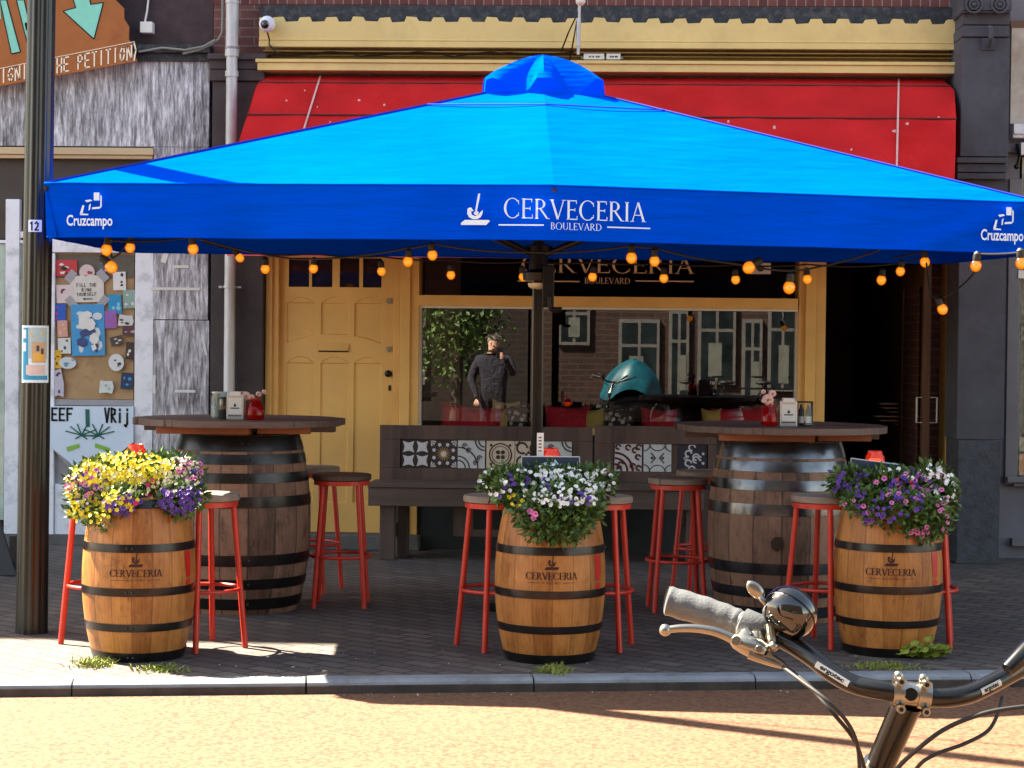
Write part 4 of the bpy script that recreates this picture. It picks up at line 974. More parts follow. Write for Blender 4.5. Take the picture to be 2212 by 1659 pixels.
lights('string of orange bulbs behind the lower hem of the blue parasol front',
   [(x, y, YFr+.35, (.030 if x in (417,) else .028), 1.6 if x == 1618 else 0) for x, y in front],
   [(240,520,8.9),(417,512,9.2),(640,560,9.3),(881,536,9.2),(934,526,9.2),(1140,545,9.2),(1364,531,9.2),(1414,535,9.2),(1590,570,9.2),(1705,585,9.2),(1760,578,9.3),(1900,540,9.3)])
lights('short cluster of three orange bulbs hanging from the left corner of the blue parasol',
   [(230,540,8.95,.028,0),(281,535,9.0,.027,.1),(240,577,8.95,.029,-.9)], [(226,514,8.95),(243,558,8.95),(258,548,8.96),(281,510,9.0)])
lights('string of orange bulbs hanging from the right parasol corner before the grey pillar',
   [(1945,586,10.2,.027,0),(1998,566,10.0,.03,0),(2036,668,9.7,.028,-.4),(2108,574,9.0,.027,0),(2206,568,8.9,.027,0)],
   [(1930,555,10.3),(1998,540,10.0),(2005,600,9.95),(2012,641,9.9),(2036,643,9.7),(2104,590,9.1),(2108,548,9.0),(2206,545,8.9),(2260,540,8.9)])

# ---------------------------------------------------------------- lamp post
pb = gnd(68, 1384); PYl = pb.y + .26; pbx = at(68, 1384, PYl).x; ptx = at(90, 0, PYl).x; ptz = at(90, 0, PYl).z
lp = thing('lamp_post', 'tall dark grey ribbed lamp post at the left with number plate 12 and a sticker', 'lamp post', (pbx, PYl, 0))
post_m = M('dark_gloss_post', (.004,.0065,.006), .3, var=.3, vscale=3, stretch=(1,1,.3), spec=.5, dirt=(.022,.022,.018), dscale=4)
sx = (ptx-pbx)/ptz
b = MB(); n_ = 112; vs = []
for z, r in ((-.02,.079),(.3,.077),(1.5,.072),(ptz,.068),(6.5,.055)):
    for i in range(n_):
        a = 2*math.pi*i/n_; rr = r*(1 + .028*math.cos(a*14)); vs.append((pbx+sx*z+rr*math.cos(a), PYl+rr*math.sin(a), z))
b.add(vs, [(j*n_+i, j*n_+(i+1) % n_, (j+1)*n_+(i+1) % n_, (j+1)*n_+i) for j in range(4) for i in range(n_)] + [tuple(4*n_+i for i in range(n_))])
b.build('post', post_m, lp, world=True, smooth=True)
b = MB(); xt = pbx+sx*6.5; b.tube([(xt, PYl, 6.45), (xt+.1, PYl-.6, 6.8), (xt+.15, PYl-1.2, 6.85)], .03, 10); b.ball((xt+.17, PYl-1.4, 6.82), (.13,.32,.07)); b.build('lamp_head', post_m, lp, world=True, smooth=True)
def on_post(px, py, r):
    c = at(px, py, PYl-.07); xc = pbx + sx*c.z
    def f(u, v):
        a = (c.x-xc+u)/r; a = max(-1.4, min(1.4, a)); return (xc + r*math.sin(a), PYl - r*math.cos(a), c.z+v)
    return f, c
k = PYl/F
f, c = on_post(76, 488, .078); b = MB(); w2, h2 = 15*k, 13*k
n_ = 8; vs = [f(-w2+2*w2*i/n_, s*h2) for s in (-1, 1) for i in range(n_+1)]
b.add(vs, [(i, i+1, n_+2+i, n_+1+i) for i in range(n_)]); npl = b.build('number_plate', white_print, lp, world=True)
f2, _ = on_post(77, 497, .080); b = MB(); hand_letters(b, '12', f2, 17*k, 22*k, .2); b.build('digits', black_print, npl, world=True)
f, c = on_post(76, 765, .0775); b = MB(); w2, h2 = 33*k, 62*k; vs = []; n_ = 10
for s in (-1, 1): vs += [f(-w2+2*w2*i/n_, s*h2) for i in range(n_+1)]
b.add(vs, [(i, i+1, n_+2+i, n_+1+i) for i in range(n_)], 0)
f, c = on_post(76, 765, .0787)
def pq(x0, y0, x1, y1, mi):
    vs = [f(x0*w2+(x1-x0)*w2*i/6, y*h2) for y in (y0, y1) for i in range(7)]; b.add(vs, [(i, i+1, 8+i, 7+i) for i in range(6)], mi)
pq(-.92, -.9, -.45, .92, 1); pq(-.45, -.9, .9, -.75, 1); pq(-.4, -.15, .85, .92, 3); b.poly([f(w2*(.15+(.55 if i % 2 else .4)*math.cos(i*.35)), h2*(.72+(.2 if i % 2 else .15)*math.sin(i*.35))) for i in range(18)], 2)
f, c = on_post(76, 765, .0793)
pq(-.2, -.3, .75, .42, 4); pq(-.1, -.24, .65, .05, 2); pq(-.6, -.72, .7, -.38, 5)
pq(-.88,.55,-.6,.85,0); pq(-.85,.1,-.6,.4,0); pq(.1,.1,.3,.3,6); pq(.4,.0,.6,.2,6)
o = b.build('sticker', [white_print, flat('comic_blue', (.03,.28,.52)), flat('comic_yellow', (.7,.42,.05)), flat('comic_sky', (.35,.52,.6)), flat('comic_beige', (.5,.36,.22)), flat('comic_white', (.6,.5,.5)), flat('comic_dark', (.05,.05,.08))], None, loc=c, world=True)
tag(o, 'tall comic style blue and yellow sticker wrapped on the lamp post', 'sticker')
# black board leaning at the left edge
c = gnd(8, 1245); b = MB()
ab = thing('notice_board', 'black slanted pavement board cut off by the left edge of the photo', 'board', (c.x, c.y, 0))
b = MB(); p0, p1, p2 = at(-8, 1105, c.y+.1), at(37, 1245, c.y), at(-90, 1265, c.y); p3 = at(-120, 1110, c.y+.1)
b.extr([p0, p1, Vector((p2.x, p2.y, p1.z)), Vector((p3.x, p3.y, p0.z))], (0, .025, 0)); b.build('panel', blackp, ab, world=True, bevel=.004)
for d in (.0, -.5):
    b = MB(); b.box(p1.x-.06+d, p1.x-.02+d, c.y+.03, c.y+.05, 0, p1.z+.25); b.box(p1.x-.065+d, p1.x-.02+d, c.y-.002, c.y+.022, 0, p1.z+.01); b.build('leg', blackp, ab, world=True)

# ---------------------------------------------------------------- bench
YBk = 13.02; YSt = 12.62
benchw = plank_wood('dark_bench_timber', (.036,.021,.018), (.105,.062,.050), axis=2, gscale=6)
benchs = M('dark_bench_plank', (.085,.056,.046), .65, var=.35, vscale=9, stretch=(.12,1,1), bmp=.3, bscale=30)
bcx = at(1180, 1060, YSt).x
be = thing('bench', 'long dark timber bench below the shop window with patterned tiles set in its two backrests', 'bench', (bcx, YSt, 0))
TILES = []
def tile_polys(kind):
    P_ = []   # (polygon in -1..1, material index) 0 pale, 1 dark, 2 gold, 3 beige, 4 navy, 5 pale blue, 6 brown
    cir = lambda x, y, r, n=14: [(x+r*math.cos(6.2832*i/n), y+r*math.sin(6.2832*i/n)) for i in range(n)]
    def arcs(cx, cy, r, wd, a0, a1, mi, n=14):
        for i in range(n):
            a, c = R(a0+(a1-a0)*i/n), R(a0+(a1-a0)*(i+1)/n)
            P_.append(([(cx+(r-wd)*math.cos(a), cy+(r-wd)*math.sin(a)), (cx+(r+wd)*math.cos(a), cy+(r+wd)*math.sin(a)), (cx+(r+wd)*math.cos(c), cy+(r+wd)*math.sin(c)), (cx+(r-wd)*math.cos(c), cy+(r-wd)*math.sin(c))], mi))
    if kind == 0:
        bg_ = 1
        for sx in (-1, 1):
            for sy in (-1, 1):
                q = []
                for (ax, ay), (cx_, cy_) in (((-.42,-.42),(.42,-.42)),((.42,-.42),(.42,.42)),((.42,.42),(-.42,.42)),((-.42,.42),(-.42,-.42))):
                    for t in (0, .25, .5, .75):
                        x = ax+(cx_-ax)*t; y = ay+(cy_-ay)*t; s = 1-.30*math.sin(t*math.pi); q.append((sx*.5+x*s, sy*.5+y*s))
                P_.append((q, 0))
        for a in (0, 90): P_.append(([(x*math.cos(R(a))-y*math.sin(R(a)), x*math.sin(R(a))+y*math.cos(R(a))) for x, y in [(.9*math.cos(6.283*i/16), .07*math.sin(6.283*i/16)) for i in range(16)]], 1))
    elif kind == 1:
        bg_ = 1
        P_.append(([((.62 if i % 2 else .2)*math.cos(6.2832*i/32), (.62 if i % 2 else .2)*math.sin(6.2832*i/32)) for i in range(32)], 2)); P_.append((cir(0, 0, .2), 0))
        for i in range(8):
            a = 6.2832*(i+.5)/8; P_.append((cir(.78*math.cos(a), .72*math.sin(a), .13), 0))
        for sx in (-1, 1):
            for sy in (-1, 1):
                for a in (15, 45, 75): P_.append(([(sx*.98, sy*.98), (sx*(.98-.42*math.cos(R(a-9))), sy*(.98-.42*math.sin(R(a-9)))), (sx*(.98-.42*math.cos(R(a+9))), sy*(.98-.42*math.sin(R(a+9))))], 0))
    elif kind == 2:
        bg_ = 5
        for r in (.55, .85, 1.5): arcs(-1, -1, r, .05, 0, 90, 4)
        for r in (.45, .7): arcs(1, 1, r, .05, 180, 270, 4)
        for c_ in ((.35,-.6),(.62,-.25),(-.5,.62),(-.2,.3)): arcs(c_[0], c_[1], .16, .04, 0, 270, 4); P_.append((cir(c_[0], c_[1], .06), 4))
    elif kind == 3:
        bg_ = 3
        arcs(0, 0, .8, .05, 0, 360, 1, 28); arcs(0, 0, .62, .025, 0, 360, 1, 24)
        for i in range(4):
            a = 90*i+45; P_.append((cir(.25*math.cos(R(a)), .25*math.sin(R(a)), .15), 1)); P_.append((cir(.92*math.cos(R(a))*1.05, .92*math.sin(R(a))*1.05, .1), 1))
        P_.append((cir(0, 0, .07), 3))
    elif kind == 4:
        bg_ = 3
        for sx in (-1, 1):
            for sy in (-1, 1):
                arcs(sx*.5, sy*.5, .38, .07, 0, 300, 1, 18); arcs(sx*1., sy*1., .3, .07, 0, 360, 1, 14)
        P_.append(([(0,.3),(.3,0),(0,-.3),(-.3,0)], 1)); P_.append((cir(0,0,.1), 3))
    elif kind == 5:
        bg_ = 0
        for r in (.5, .95, 1.35): arcs(-1, -1, r, .08, 0, 90, 6)
        for x, y in ((.0,.75),(.5,.55),(.75,.05),(.8,.8),(-.55,-.5),(.35,-.6),(.8,-.75),(-.75,.8)):
            arcs(x, y, .17, .07, 0, 300, 6, 12)
        P_.append(([(-.9,-.9),(-.5,-.8),(-.8,-.5)], 6))
    elif kind == 6:
        bg_ = 5
        for s in (-1, 1):
            arcs(0, s*1.15, .62, .035, 0, 360, 4, 22); arcs(s*1.1, 0, .0+.1, .04, 0, 360, 5, 6)
            P_.append(([(s*.1,0),(s*.45,.4),(s*.52,.36),(s*.22,0),(s*.52,-.36),(s*.45,-.4)], 4)); P_.append(([(s*.4,.12),(s*.52,0),(s*.4,-.12),(s*.28,0)], 4))
        for s in (-1, 1): arcs(s*1.05, 1.0, .5, .035, 0, 360, 4, 18); arcs(s*1.05, -1.0, .5, .035, 0, 360, 4, 18)
    else:
        bg_ = 4
        for s in (-1, 1):
            for c_ in ((-.3,.35),(.25,.1),(-.05,.8)): arcs(c_[0], s*c_[1], .22, .06, 0, 280, 0, 14)
            P_.append(([(-.7,0),(-.5,s*.16),(-.3,0),(-.5,s*.05)], 0)); P_.append(([(.3,s*.95),(.95,s*.95),(.95,s*.5),(.6,s*.7)], 1)); P_.append((cir(.75,s*.35,.1), 0)); P_.append((cir(.55,s*.12,.08), 0))
    return bg_, [([(max(-1, min(1, x)), max(-1, min(1, y))) for x, y in p], mi) for p, mi in P_]
tm = [flat('tile_pale', (.52,.52,.56), .3), flat('tile_charcoal', (.03,.028,.03), .3), flat('tile_gold', (.42,.28,.10), .3), flat('tile_beige', (.55,.47,.38), .3), flat('tile_navy', (.028,.033,.05), .3), flat('tile_pale_blue', (.50,.53,.55), .3), flat('tile_brown', (.06,.018,.014), .3)]
def make_back(pa, pb_, tiles, qa, qb):
    x0, x1, z0, z1 = fr(pa, 921, pb_, 1044, YBk)
    b = MB(); zc, zd = at((pa+pb_)/2, qb, YBk).z, at((pa+pb_)/2, qa, YBk).z
    tx0, tx1 = at(tiles[0][0], 980, YBk).x-.006, at(tiles[-1][1], 980, YBk).x+.006
    b.box(x0, x1, YBk, YBk+.05, zd, z1); b.box(x0, x1, YBk+.001, YBk+.05, z0, zc); b.box(x0, tx0, YBk+.002, YBk+.05, zc, zd); b.box(tx1, x1, YBk+.002, YBk+.05, zc, zd); b.box(tx0, tx1, YBk+.02, YBk+.048, zc, zd)
    bk = b.build('backrest', benchw, be, world=True, bevel=.003)
    for a, c, kind in tiles:
        xa, xb = at(a, 980, YBk).x+.002, at(c, 980, YBk).x-.002; b = MB()
        bg_, ps = tile_polys(kind); b.box(xa, xb, YBk+.012, YBk+.019, zc+.003, zd-.003, bg_)
        for i, (p, mi) in enumerate(ps):
            b.poly([((xa+xb)/2 + x*(xb-xa)/2*.98, YBk+.0115-.00005*i, (zc+zd)/2 + y*(zd-zc)/2*.96) for x, y in p], mi)
        b.build('tile', tm, bk, world=True)
make_back(820, 1280, [(866,928,0),(928,988,1),(988,1048,2),(1050,1112,3),(1112,1172,4),(1174,1236,2)], 951, 1013)
make_back(1284, 1548, [(1327,1387,5),(1390,1451,6),(1465,1528,7)], 959, 1020)
b = MB(); x0, x1, z0, z1 = fr(795, 1058, 1520, 1096, YSt)
zt = z1; b.box(x0, x1, YSt, YSt+.045, zt-.125, zt); b.build('seat_apron', benchs, be, world=True, bevel=.004)
for i in range(3): 
    b = MB(); b.box(x0-.005+.004*i, x1, YSt-.012+i*.135, YSt+.118+i*.135, zt+.002, zt+.03); b.build('seat_plank', benchs, be, world=True, bevel=.004)
legw = M('dark_bench_leg', (.075,.050,.040), .7, var=.3, vscale=6, stretch=(1,1,.15), bmp=.3, bscale=40)
for p0, p1 in ((818, 850), (1483, 1515)):
    b = MB(); x0, x1, _, _ = fr(p0, 1100, p1, 1200, YSt); b.box(x0, x1, YSt+.05, YSt+.16, 0, zt-.005); b.build('leg', legw, be, world=True, bevel=.004)
    b = MB(); b.box(x1+.004, x1+.075, YSt+.2, YSt+.36, 0, zt-.005); b.box(x0, x1, YSt+.161, YBk+.1, .14, .24); b.box(x0+.01, x1-.01, YBk+.051, YBk+.1, .14, z1+.3); b.build('leg', legw, be, world=True, bevel=.004)
b = MB(); x0, x1, z0, z1 = fr(980, 1098, 1022, 1158, YSt+.25); b.box(x0, x1, YSt+.22, YSt+.3, z0, zt-.005); x2, x3, z2, z3 = fr(1022, 1143, 1080, 1158, YSt+.25); b.box(x2+.001, x3, YSt+.22, YSt+.29, z2, z3); b.build('brace', legw, be, world=True)
# ---------------------------------------------------------------- barrels
def barrel_prof(h, re, rm, n=20): return [(re + (rm-re)*(1-((2*i/n-1)**2))**.9, h*i/n) for i in range(n+1)]
def brad(h, re, rm, z): return re + (rm-re)*(1-((2*z/h-1)**2))**.9
def barrel(root, h, re, rm, hoops, wood, hoop, rz=0, n=60):
    b = MB(); b.lathe(barrel_prof(h, re, rm), n, cap=(True, False)); b.lathe([(re, h), (re-.025, h), (re-.025, h-.03), (0.001, h-.03)], n, cap=(False, False))
    o = b.build('staves', wood, root, smooth='auto'); o.rotation_euler = (0, 0, rz)
    for z, hh in hoops:
        b = MB(); pr = [(brad(h, re, rm, min(h, max(0, z+hh*(t-.5))))+e, z+hh*(t-.5)) for t, e in ((0,-.003),(0,.0035),(.5,.0042),(1,.0035),(1,-.003))]
        b.lathe(pr, n, cap=(False, False))
        a = rz*2 - 1.9
        for d in (-.05, .05):
            rr = brad(h, re, rm, z)+.004; b.ball((rr*math.cos(a+d), rr*math.sin(a+d), z), .008, 8, 5)
        b.build('hoop', hoop, root, smooth='auto')
oldwood = stave_wood('old_oak_staves', (.034, .020, .015), (.26, .145, .092), 16, .6, .9, .3)
honey = stave_wood('honey_oak_staves', (.17, .05, .009), (.46, .20, .05), 17, .45, 1.0, .35, .42, .26)
topwood = plank_wood('weathered_table_boards', (.060,.036,.030), (.17,.105,.082), 0, .12, .6)
edgewood = M('orange_batten_wood', (.20,.055,.018), .6, var=.35, vscale=7, stretch=(.3,1,1))
def barrel_table(px, Y, lab, rz, bung, hoopmat):
    c = at(px, 1300, Y); t = thing('barrel_table', lab, 'table', (c.x, Y, 0), 0, 'old barrel tables')
    H_, RE, RM = .975, .325, .395
    barrel(t, H_, RE, RM, [(.93,.085),(.845,.055),(.745,.055),(.615,.06),(.30,.06),(.17,.055),(.06,.06)], oldwood, hoopmat, rz)
    if bung:
        b = MB(); a = R(-98); rr = brad(H_, RE, RM, .44)+.002
        for (w_, z_) in ((.035, 0),): b.extr([(rr*math.cos(a+u/rr), rr*math.sin(a+u/rr), .44+v) for u, v in ((-.032,.012),(-.012,.035),(.02,.035),(.034,.008),(.026,-.016),(-.002,-.042),(-.028,-.022))], (-.0, -.012, 0))
        b.build('bung_hole', blackm, t)
    # round top of boards with slightly uneven board ends
    random.seed(int(px)); b = MB(); r = .578; N_ = 9; wd = 2*r/N_
    for i in range(N_):
        y0, y1 = -r+i*wd+.0015, -r+(i+1)*wd-.0015; pts = []
        for k in range(7):
            y = y0+(y1-y0)*k/6; pts.append((math.sqrt(max(.0, r*r-y*y)), y))
        ring = pts + [(-x, y) for x, y in pts[::-1]]; j = random.uniform(-.012, .012); zz = random.uniform(-.0012, .0012)
        b.extr([(x+j, y, 1.022+zz) for x, y in ring], (0, 0, .036))
    o = b.build('table_top', topwood, t, bevel=.002); o.rotation_euler = (0, 0, rz*.3)
    for i, (y, ln, mt) in enumerate(((-.40, .37, edgewood), (.0, .53, topwood), (.36, .40, edgewood))):
        b = MB(); b.box(-ln, ln*(.35 if (i == 0) else 1), y-.05, y+.05, .985, 1.0205); b.build('batten', mt, t, bevel=.002)
    b = MB(); b.box(.16, .44, -.36, -.30, .988, 1.0205); b.build('batten', edgewood, t)
    return t, c
TZ = 1.0585
tL, cL = barrel_table(516, 10.25, 'old dark oak barrel table in front of the ochre door and marble column', .3, False, hoopm)
tR, cR = barrel_table(1682, 10.25, 'old dark oak barrel table with a black bung hole, in front of the shop window', 1.1, True, hoopg)
# ---- items on the tables
redg = coloured_glass('red_glass', (.65, .012, .008)); clearg = coloured_glass('greenish_glass', (.55,.66,.62)); darkjar = coloured_glass('dark_jar_glass', (.05,.06,.055))
orangeg = bpy.data.materials.new('glowing_orange_glass'); orangeg.use_nodes = True
bs = orangeg.node_tree.nodes['Principled BSDF']; bs.inputs['Base Color'].default_value = (.8,.06,.008,1); bs.inputs['Roughness'].default_value = .1; bs.inputs['Transmission Weight'].default_value = .5
blush = M('blush_petals', (.62,.42,.38), .7, var=.2, vscale=30); honey = honey; stemg = M('dark_stem', (.03,.06,.02), .6, var=.3)
def on_table(px, py, Y): c = at(px, py, Y); return (c.x, Y, TZ)
def jar_set(px, Y, lab):
    t = thing('jar', lab, 'jar', on_table(px, 900, Y)); b = MB(); b.lathe([(.042,0),(.046,.005),(.046,.115),(.040,.13),(.040,.145)], 20, cap=(True, False)); b.build('glass', clearg, t, smooth='auto')
    b = MB(); b.lathe([(.038,.012),(.038,.075)], 16); b.build('filling', M('grey_shells', (.35,.37,.35), .6, var=.5, vscale=60), t)
    b = MB(); b.lathe([(.041,.139),(.043,.141),(.043,.147),(.041,.147)], 20, cap=(False,False)); b.build('rim', paperw, t)
jar_set(474, 10.1, 'clear glass jar on the left barrel table beside the dark jar')
t = thing('jar', 'dark glass jar standing in front of the clear jar on the left barrel table', 'jar', on_table(486, 900, 10.0)); b = MB(); b.lathe([(.032,0),(.035,.005),(.035,.10),(.033,.11)], 20); b.build('glass', M('dark_jar', (.02,.022,.02), .12, var=.3, spec=.8), t, smooth='auto')
b = MB(); b.lathe([(.035,.111),(.035,.122)], 20); b.build('lid', blackm, t)
def napkins(px, Y, lab):
    t = thing('napkin_dispenser', lab, 'napkin dispenser', on_table(px, 900, Y), group='white napkin dispensers'); b = MB()
    w2, hh = .046, .142
    b.extr([(-w2,-.035,0),(w2,-.035,0),(w2,-.035,hh-.012),(w2*.8,-.035,hh),(-w2*.8,-.035,hh),(-w2,-.035,hh-.012)], (0,.07,0)); b.build('body', M('dispenser_steel', (.5,.5,.5), .3, metal=.6, var=.1), t, bevel=.004)
    b = MB(); b.poly([(-.037,-.0362,.03),(.037,-.0362,.03),(.037,-.0362,.12),(-.037,-.0362,.12)]); b.box(-.03,.03,-.037,.037,hh-.012,hh+.01); b.build('napkin', paperw, t)
    b = MB(); b.poly([(-.009,-.0372,.072),(.009,-.0372,.072),(0,-.0372,.092)]); b.box(-.024,.024,-.0375,-.0365,.060,.066); b.box(-.037,.037,-.0375,-.0365,.02,.024); b.build('print', black_print, t)
napkins(510, 9.98, 'white napkin dispenser between the jars and the red vase on the left barrel table')
napkins(1702, 10.0, 'white napkin dispenser beside the red vase on the right barrel table')
def red_vase(px, Y, lab, blooms, r):
    t = thing('flower_vase', lab, 'vase', on_table(px, 900, Y), group='red glass vases'); b = MB(); b.lathe([(r*.82,0),(r,.012),(r*1.02,.03),(r*.84,.085),(r*.55,.105),(r*.56,.118)], 24, cap=(True, False)); b.build('vase', redg, t, smooth='auto')
    b = MB(); b.lathe([(r*.75,.006),(r*.9,.03),(r*.72,.07)], 18); b.build('water', M('red_water', (.35,.004,.004), .2), t, smooth='auto')
    b = MB(); f_ = MB(); random.seed(int(px))
    for x, z, q in blooms:
        b.tube([(0,0,.05), (x*.5,0,.05+z*.4), (x,.0,z)], .003, 5)
        for i in range(7):
            a = i*2.4; f_.ball((x+q*.55*math.cos(a), -.01+q*.4*math.sin(a*1.7), z+q*.55*math.sin(a)), (q*.5,q*.25,q*.42), 7, 5)
    b.build('stem', stemg, t); f_.build('blossoms', blush, t, smooth=True)
red_vase(551, 9.98, 'red glass vase holding dark stems and pale blossoms on the left barrel table', [(-.05,.13,.026),(.02,.14,.016),(.05,.152,.014),(-.02,.12,.02)], .05)
red_vase(1662, 9.98, 'red glass vase holding pink white blossoms on the right barrel table', [(-.012,.14,.034),(.012,.175,.022),(-.035,.185,.014),(.0,.12,.02)], .044)
t = thing('condiment_caddy', 'dark wire caddy holding small bottles at the right of the napkin dispenser', 'caddy', on_table(1738, 900, 10.0), group=None)
b = MB(); b.box(-.04,.04,-.03,.03,0,.008)
for x in (-.039,.039):
    for y in (-.029,.029): b.tube([(x,y,0),(x,y,.135)], .004, 6)
b.box(-.042,.042,-.032,.032,.128,.136); b.build('rack', blackm, t)
for x, lb_, mt in ((-.019,'a',darkjar),(.019,'b',clearg)):
    b = MB(); b.lathe([(.015,.008),(.016,.012),(.016,.085),(.007,.105),(.007,.12)], 14, (x,-.008,0)); q = b.build('bottle', mt, t, smooth='auto')
    b = MB(); b.lathe([(.0165,.02),(.0165,.055)], 14, (x,-.008,0), cap=(False,False)); b.build('label', paperw if x > 0 else M('grey_label', (.3,.32,.32), .5), q)
# ---------------------------------------------------------------- planters
PH = .755
def planter(px, py, lab, rz, textoff):
    g_ = gnd(px, py); c = Vector((g_.x, g_.y+.205, 0)); k = g_.y/F
    c.x = at(px, py, c.y).x
    t = thing('planter_barrel', lab, 'planter barrel', tuple(c), 0, 'light oak barrels used as planters')
    RE, RM = .205, .262
    barrel(t, PH, RE, RM, [(.728,.04),(.528,.037),(.328,.037),(.163,.036),(.022,.045)], honey, hoopm, rz)
    b = MB(); b.lathe([(RE-.02, PH-.045), (.001, PH-.02)], 30, cap=(False, False)); b.build('soil', M('dark_soil', (.025,.017,.012), .95, var=.4, vscale=40), t)
    a0 = R(-90) + textoff
    a0 += math.atan2(-c.x, c.y)*-1*0 - math.atan2(c.x, c.y)      # turned to face the street
    def f(u, v):
        z = .40+v; r = brad(PH, RE, RM, z)+.0022; a = a0+u/.255; return (r*math.cos(a), r*math.sin(a), z)
    b = MB(); [put_serif(b, 'CERVECERIA', lambda u, v, d=d: f(u+d, v), .033, .236) for d in (-.0011, .0011)]; put_polys(b, GUITAR, lambda u, v: f(u, v+.045), .085, .083)
    b.poly([f(u, v) for u, v in ((-.11,-.014),(-.05,-.014),(-.05,-.016),(-.11,-.016))]); b.poly([f(u, v) for u, v in ((.05,-.014),(.11,-.014),(.11,-.016),(.05,-.016))])
    put_serif(b, 'BOULEVARD', lambda u, v: f(u, v-.02), .010, .08); b.build('burnt_logo', brown_print, t)
    b = MB(); ar = R(-90)+R(58)-math.atan2(c.x, c.y)
    for i in range(8):
        z0_, z1_ = .365+.015*i+.02, .365+.015*(i+1)+.02
        wq = (.018 + .001*i)/.255
        vs = [(( brad(PH, RE, RM, z)+.002)*math.cos(ar+d*wq), (brad(PH, RE, RM, z)+.002)*math.sin(ar+d*wq), z) for z in (z0_, z1_) for d in (-1, 1)]; b.add(vs, [(0,1,3,2)])
    b.poly([((brad(PH,RE,RM,.36)+.002)*math.cos(ar+.02/.255*math.cos(i*.6)), (brad(PH,RE,RM,.36)+.002)*math.sin(ar+.02/.255*math.cos(i*.6)), .36+.016*math.sin(i*.6)) for i in range(10)])
    b.build('red_mark', M('red_mark_paint', (.45,.015,.01), .4), t)
    return t, c
pl = []
for px, py, lab, rz, to in ((299,1432,'light oak planter barrel under yellow flowers, beside the lamp post',.2,-.06),(1186,1436,'light oak planter barrel under white flowers, in front of the bench and parasol mast',.9,.03),(1915,1421,'light oak planter barrel under purple and pink flowers, behind the bicycle handlebar',1.7,.06)):
    pl.append(planter(px, py, lab, rz, to))
# ---- flowers
leaf_m = []
for i, (a, c_) in enumerate((((.018,.050,.010),(.07,.15,.028)), ((.04,.09,.014),(.13,.22,.04)))):
    m, nt, bs = base('petunia_leaf_%d' % i); oi = noise(nt, coords(nt), 28, 3)
    nt.links.new(ramp(nt, oi, [(.3, a), (.7, c_)]), bs.inputs['Base Color']); bs.inputs['Roughness'].default_value = .5; leaf_m.append(m)
PET = {'white': M('white_petals', (.72,.74,.72), .6, var=.08, vscale=20), 'purple': M('purple_petals', (.10,.035,.30), .6, var=.4, vscale=25), 'pink': M('pink_petals', (.60,.16,.40), .6, var=.3, vscale=25),
       'yellow': M('yellow_petals', (.72,.60,.02), .6, var=.2, vscale=18), 'magenta': M('magenta_petals', (.5,.02,.16), .6, var=.2), 'cream': M('cream_petals', (.72,.70,.45), .6, var=.1)}
throat = M('dark_flower_throat', (.05,.02,.07), .6)
def leaf(b, c, d, l, wd, mi=0):
    d = d.normalized(); s = d.cross(Vector((random.uniform(-1,1), random.uniform(-1,1), random.uniform(-1,1))));
    if s.length < 1e-4: return
    s.normalize(); n_ = d.cross(s)
    b.add([c, c+d*l*.5+s*wd+n_*.1*l, c+d*l, c+d*l*.5-s*wd+n_*.1*l], [(0,1,2,3)], mi)
def blossom(b, c, nrm, r, mi=0, throat_mi=None):
    nrm = nrm.normalized(); a = nrm.orthogonal().normalized(); e = nrm.cross(a); ph = random.random()*6
    vs = [c - nrm*r*.35]; N_ = 10
    for i in range(N_):
        t = ph+i*2*math.pi/N_; rr = r*(1 if i % 2 == 0 else .82); vs.append(c + (a*math.cos(t)+e*math.sin(t))*rr + nrm*r*random.uniform(-.05,.2))
    b.add(vs, [(0, i+1, (i+1) % N_+1) for i in range(N_)], mi)
    if throat_mi is not None:
        cc = c - nrm*r*.12; b.add([cc+(a*math.cos(i*1.2566)+e*math.sin(i*1.2566))*r*.3 for i in range(5)], [(0,1,2,3,4)], throat_mi)
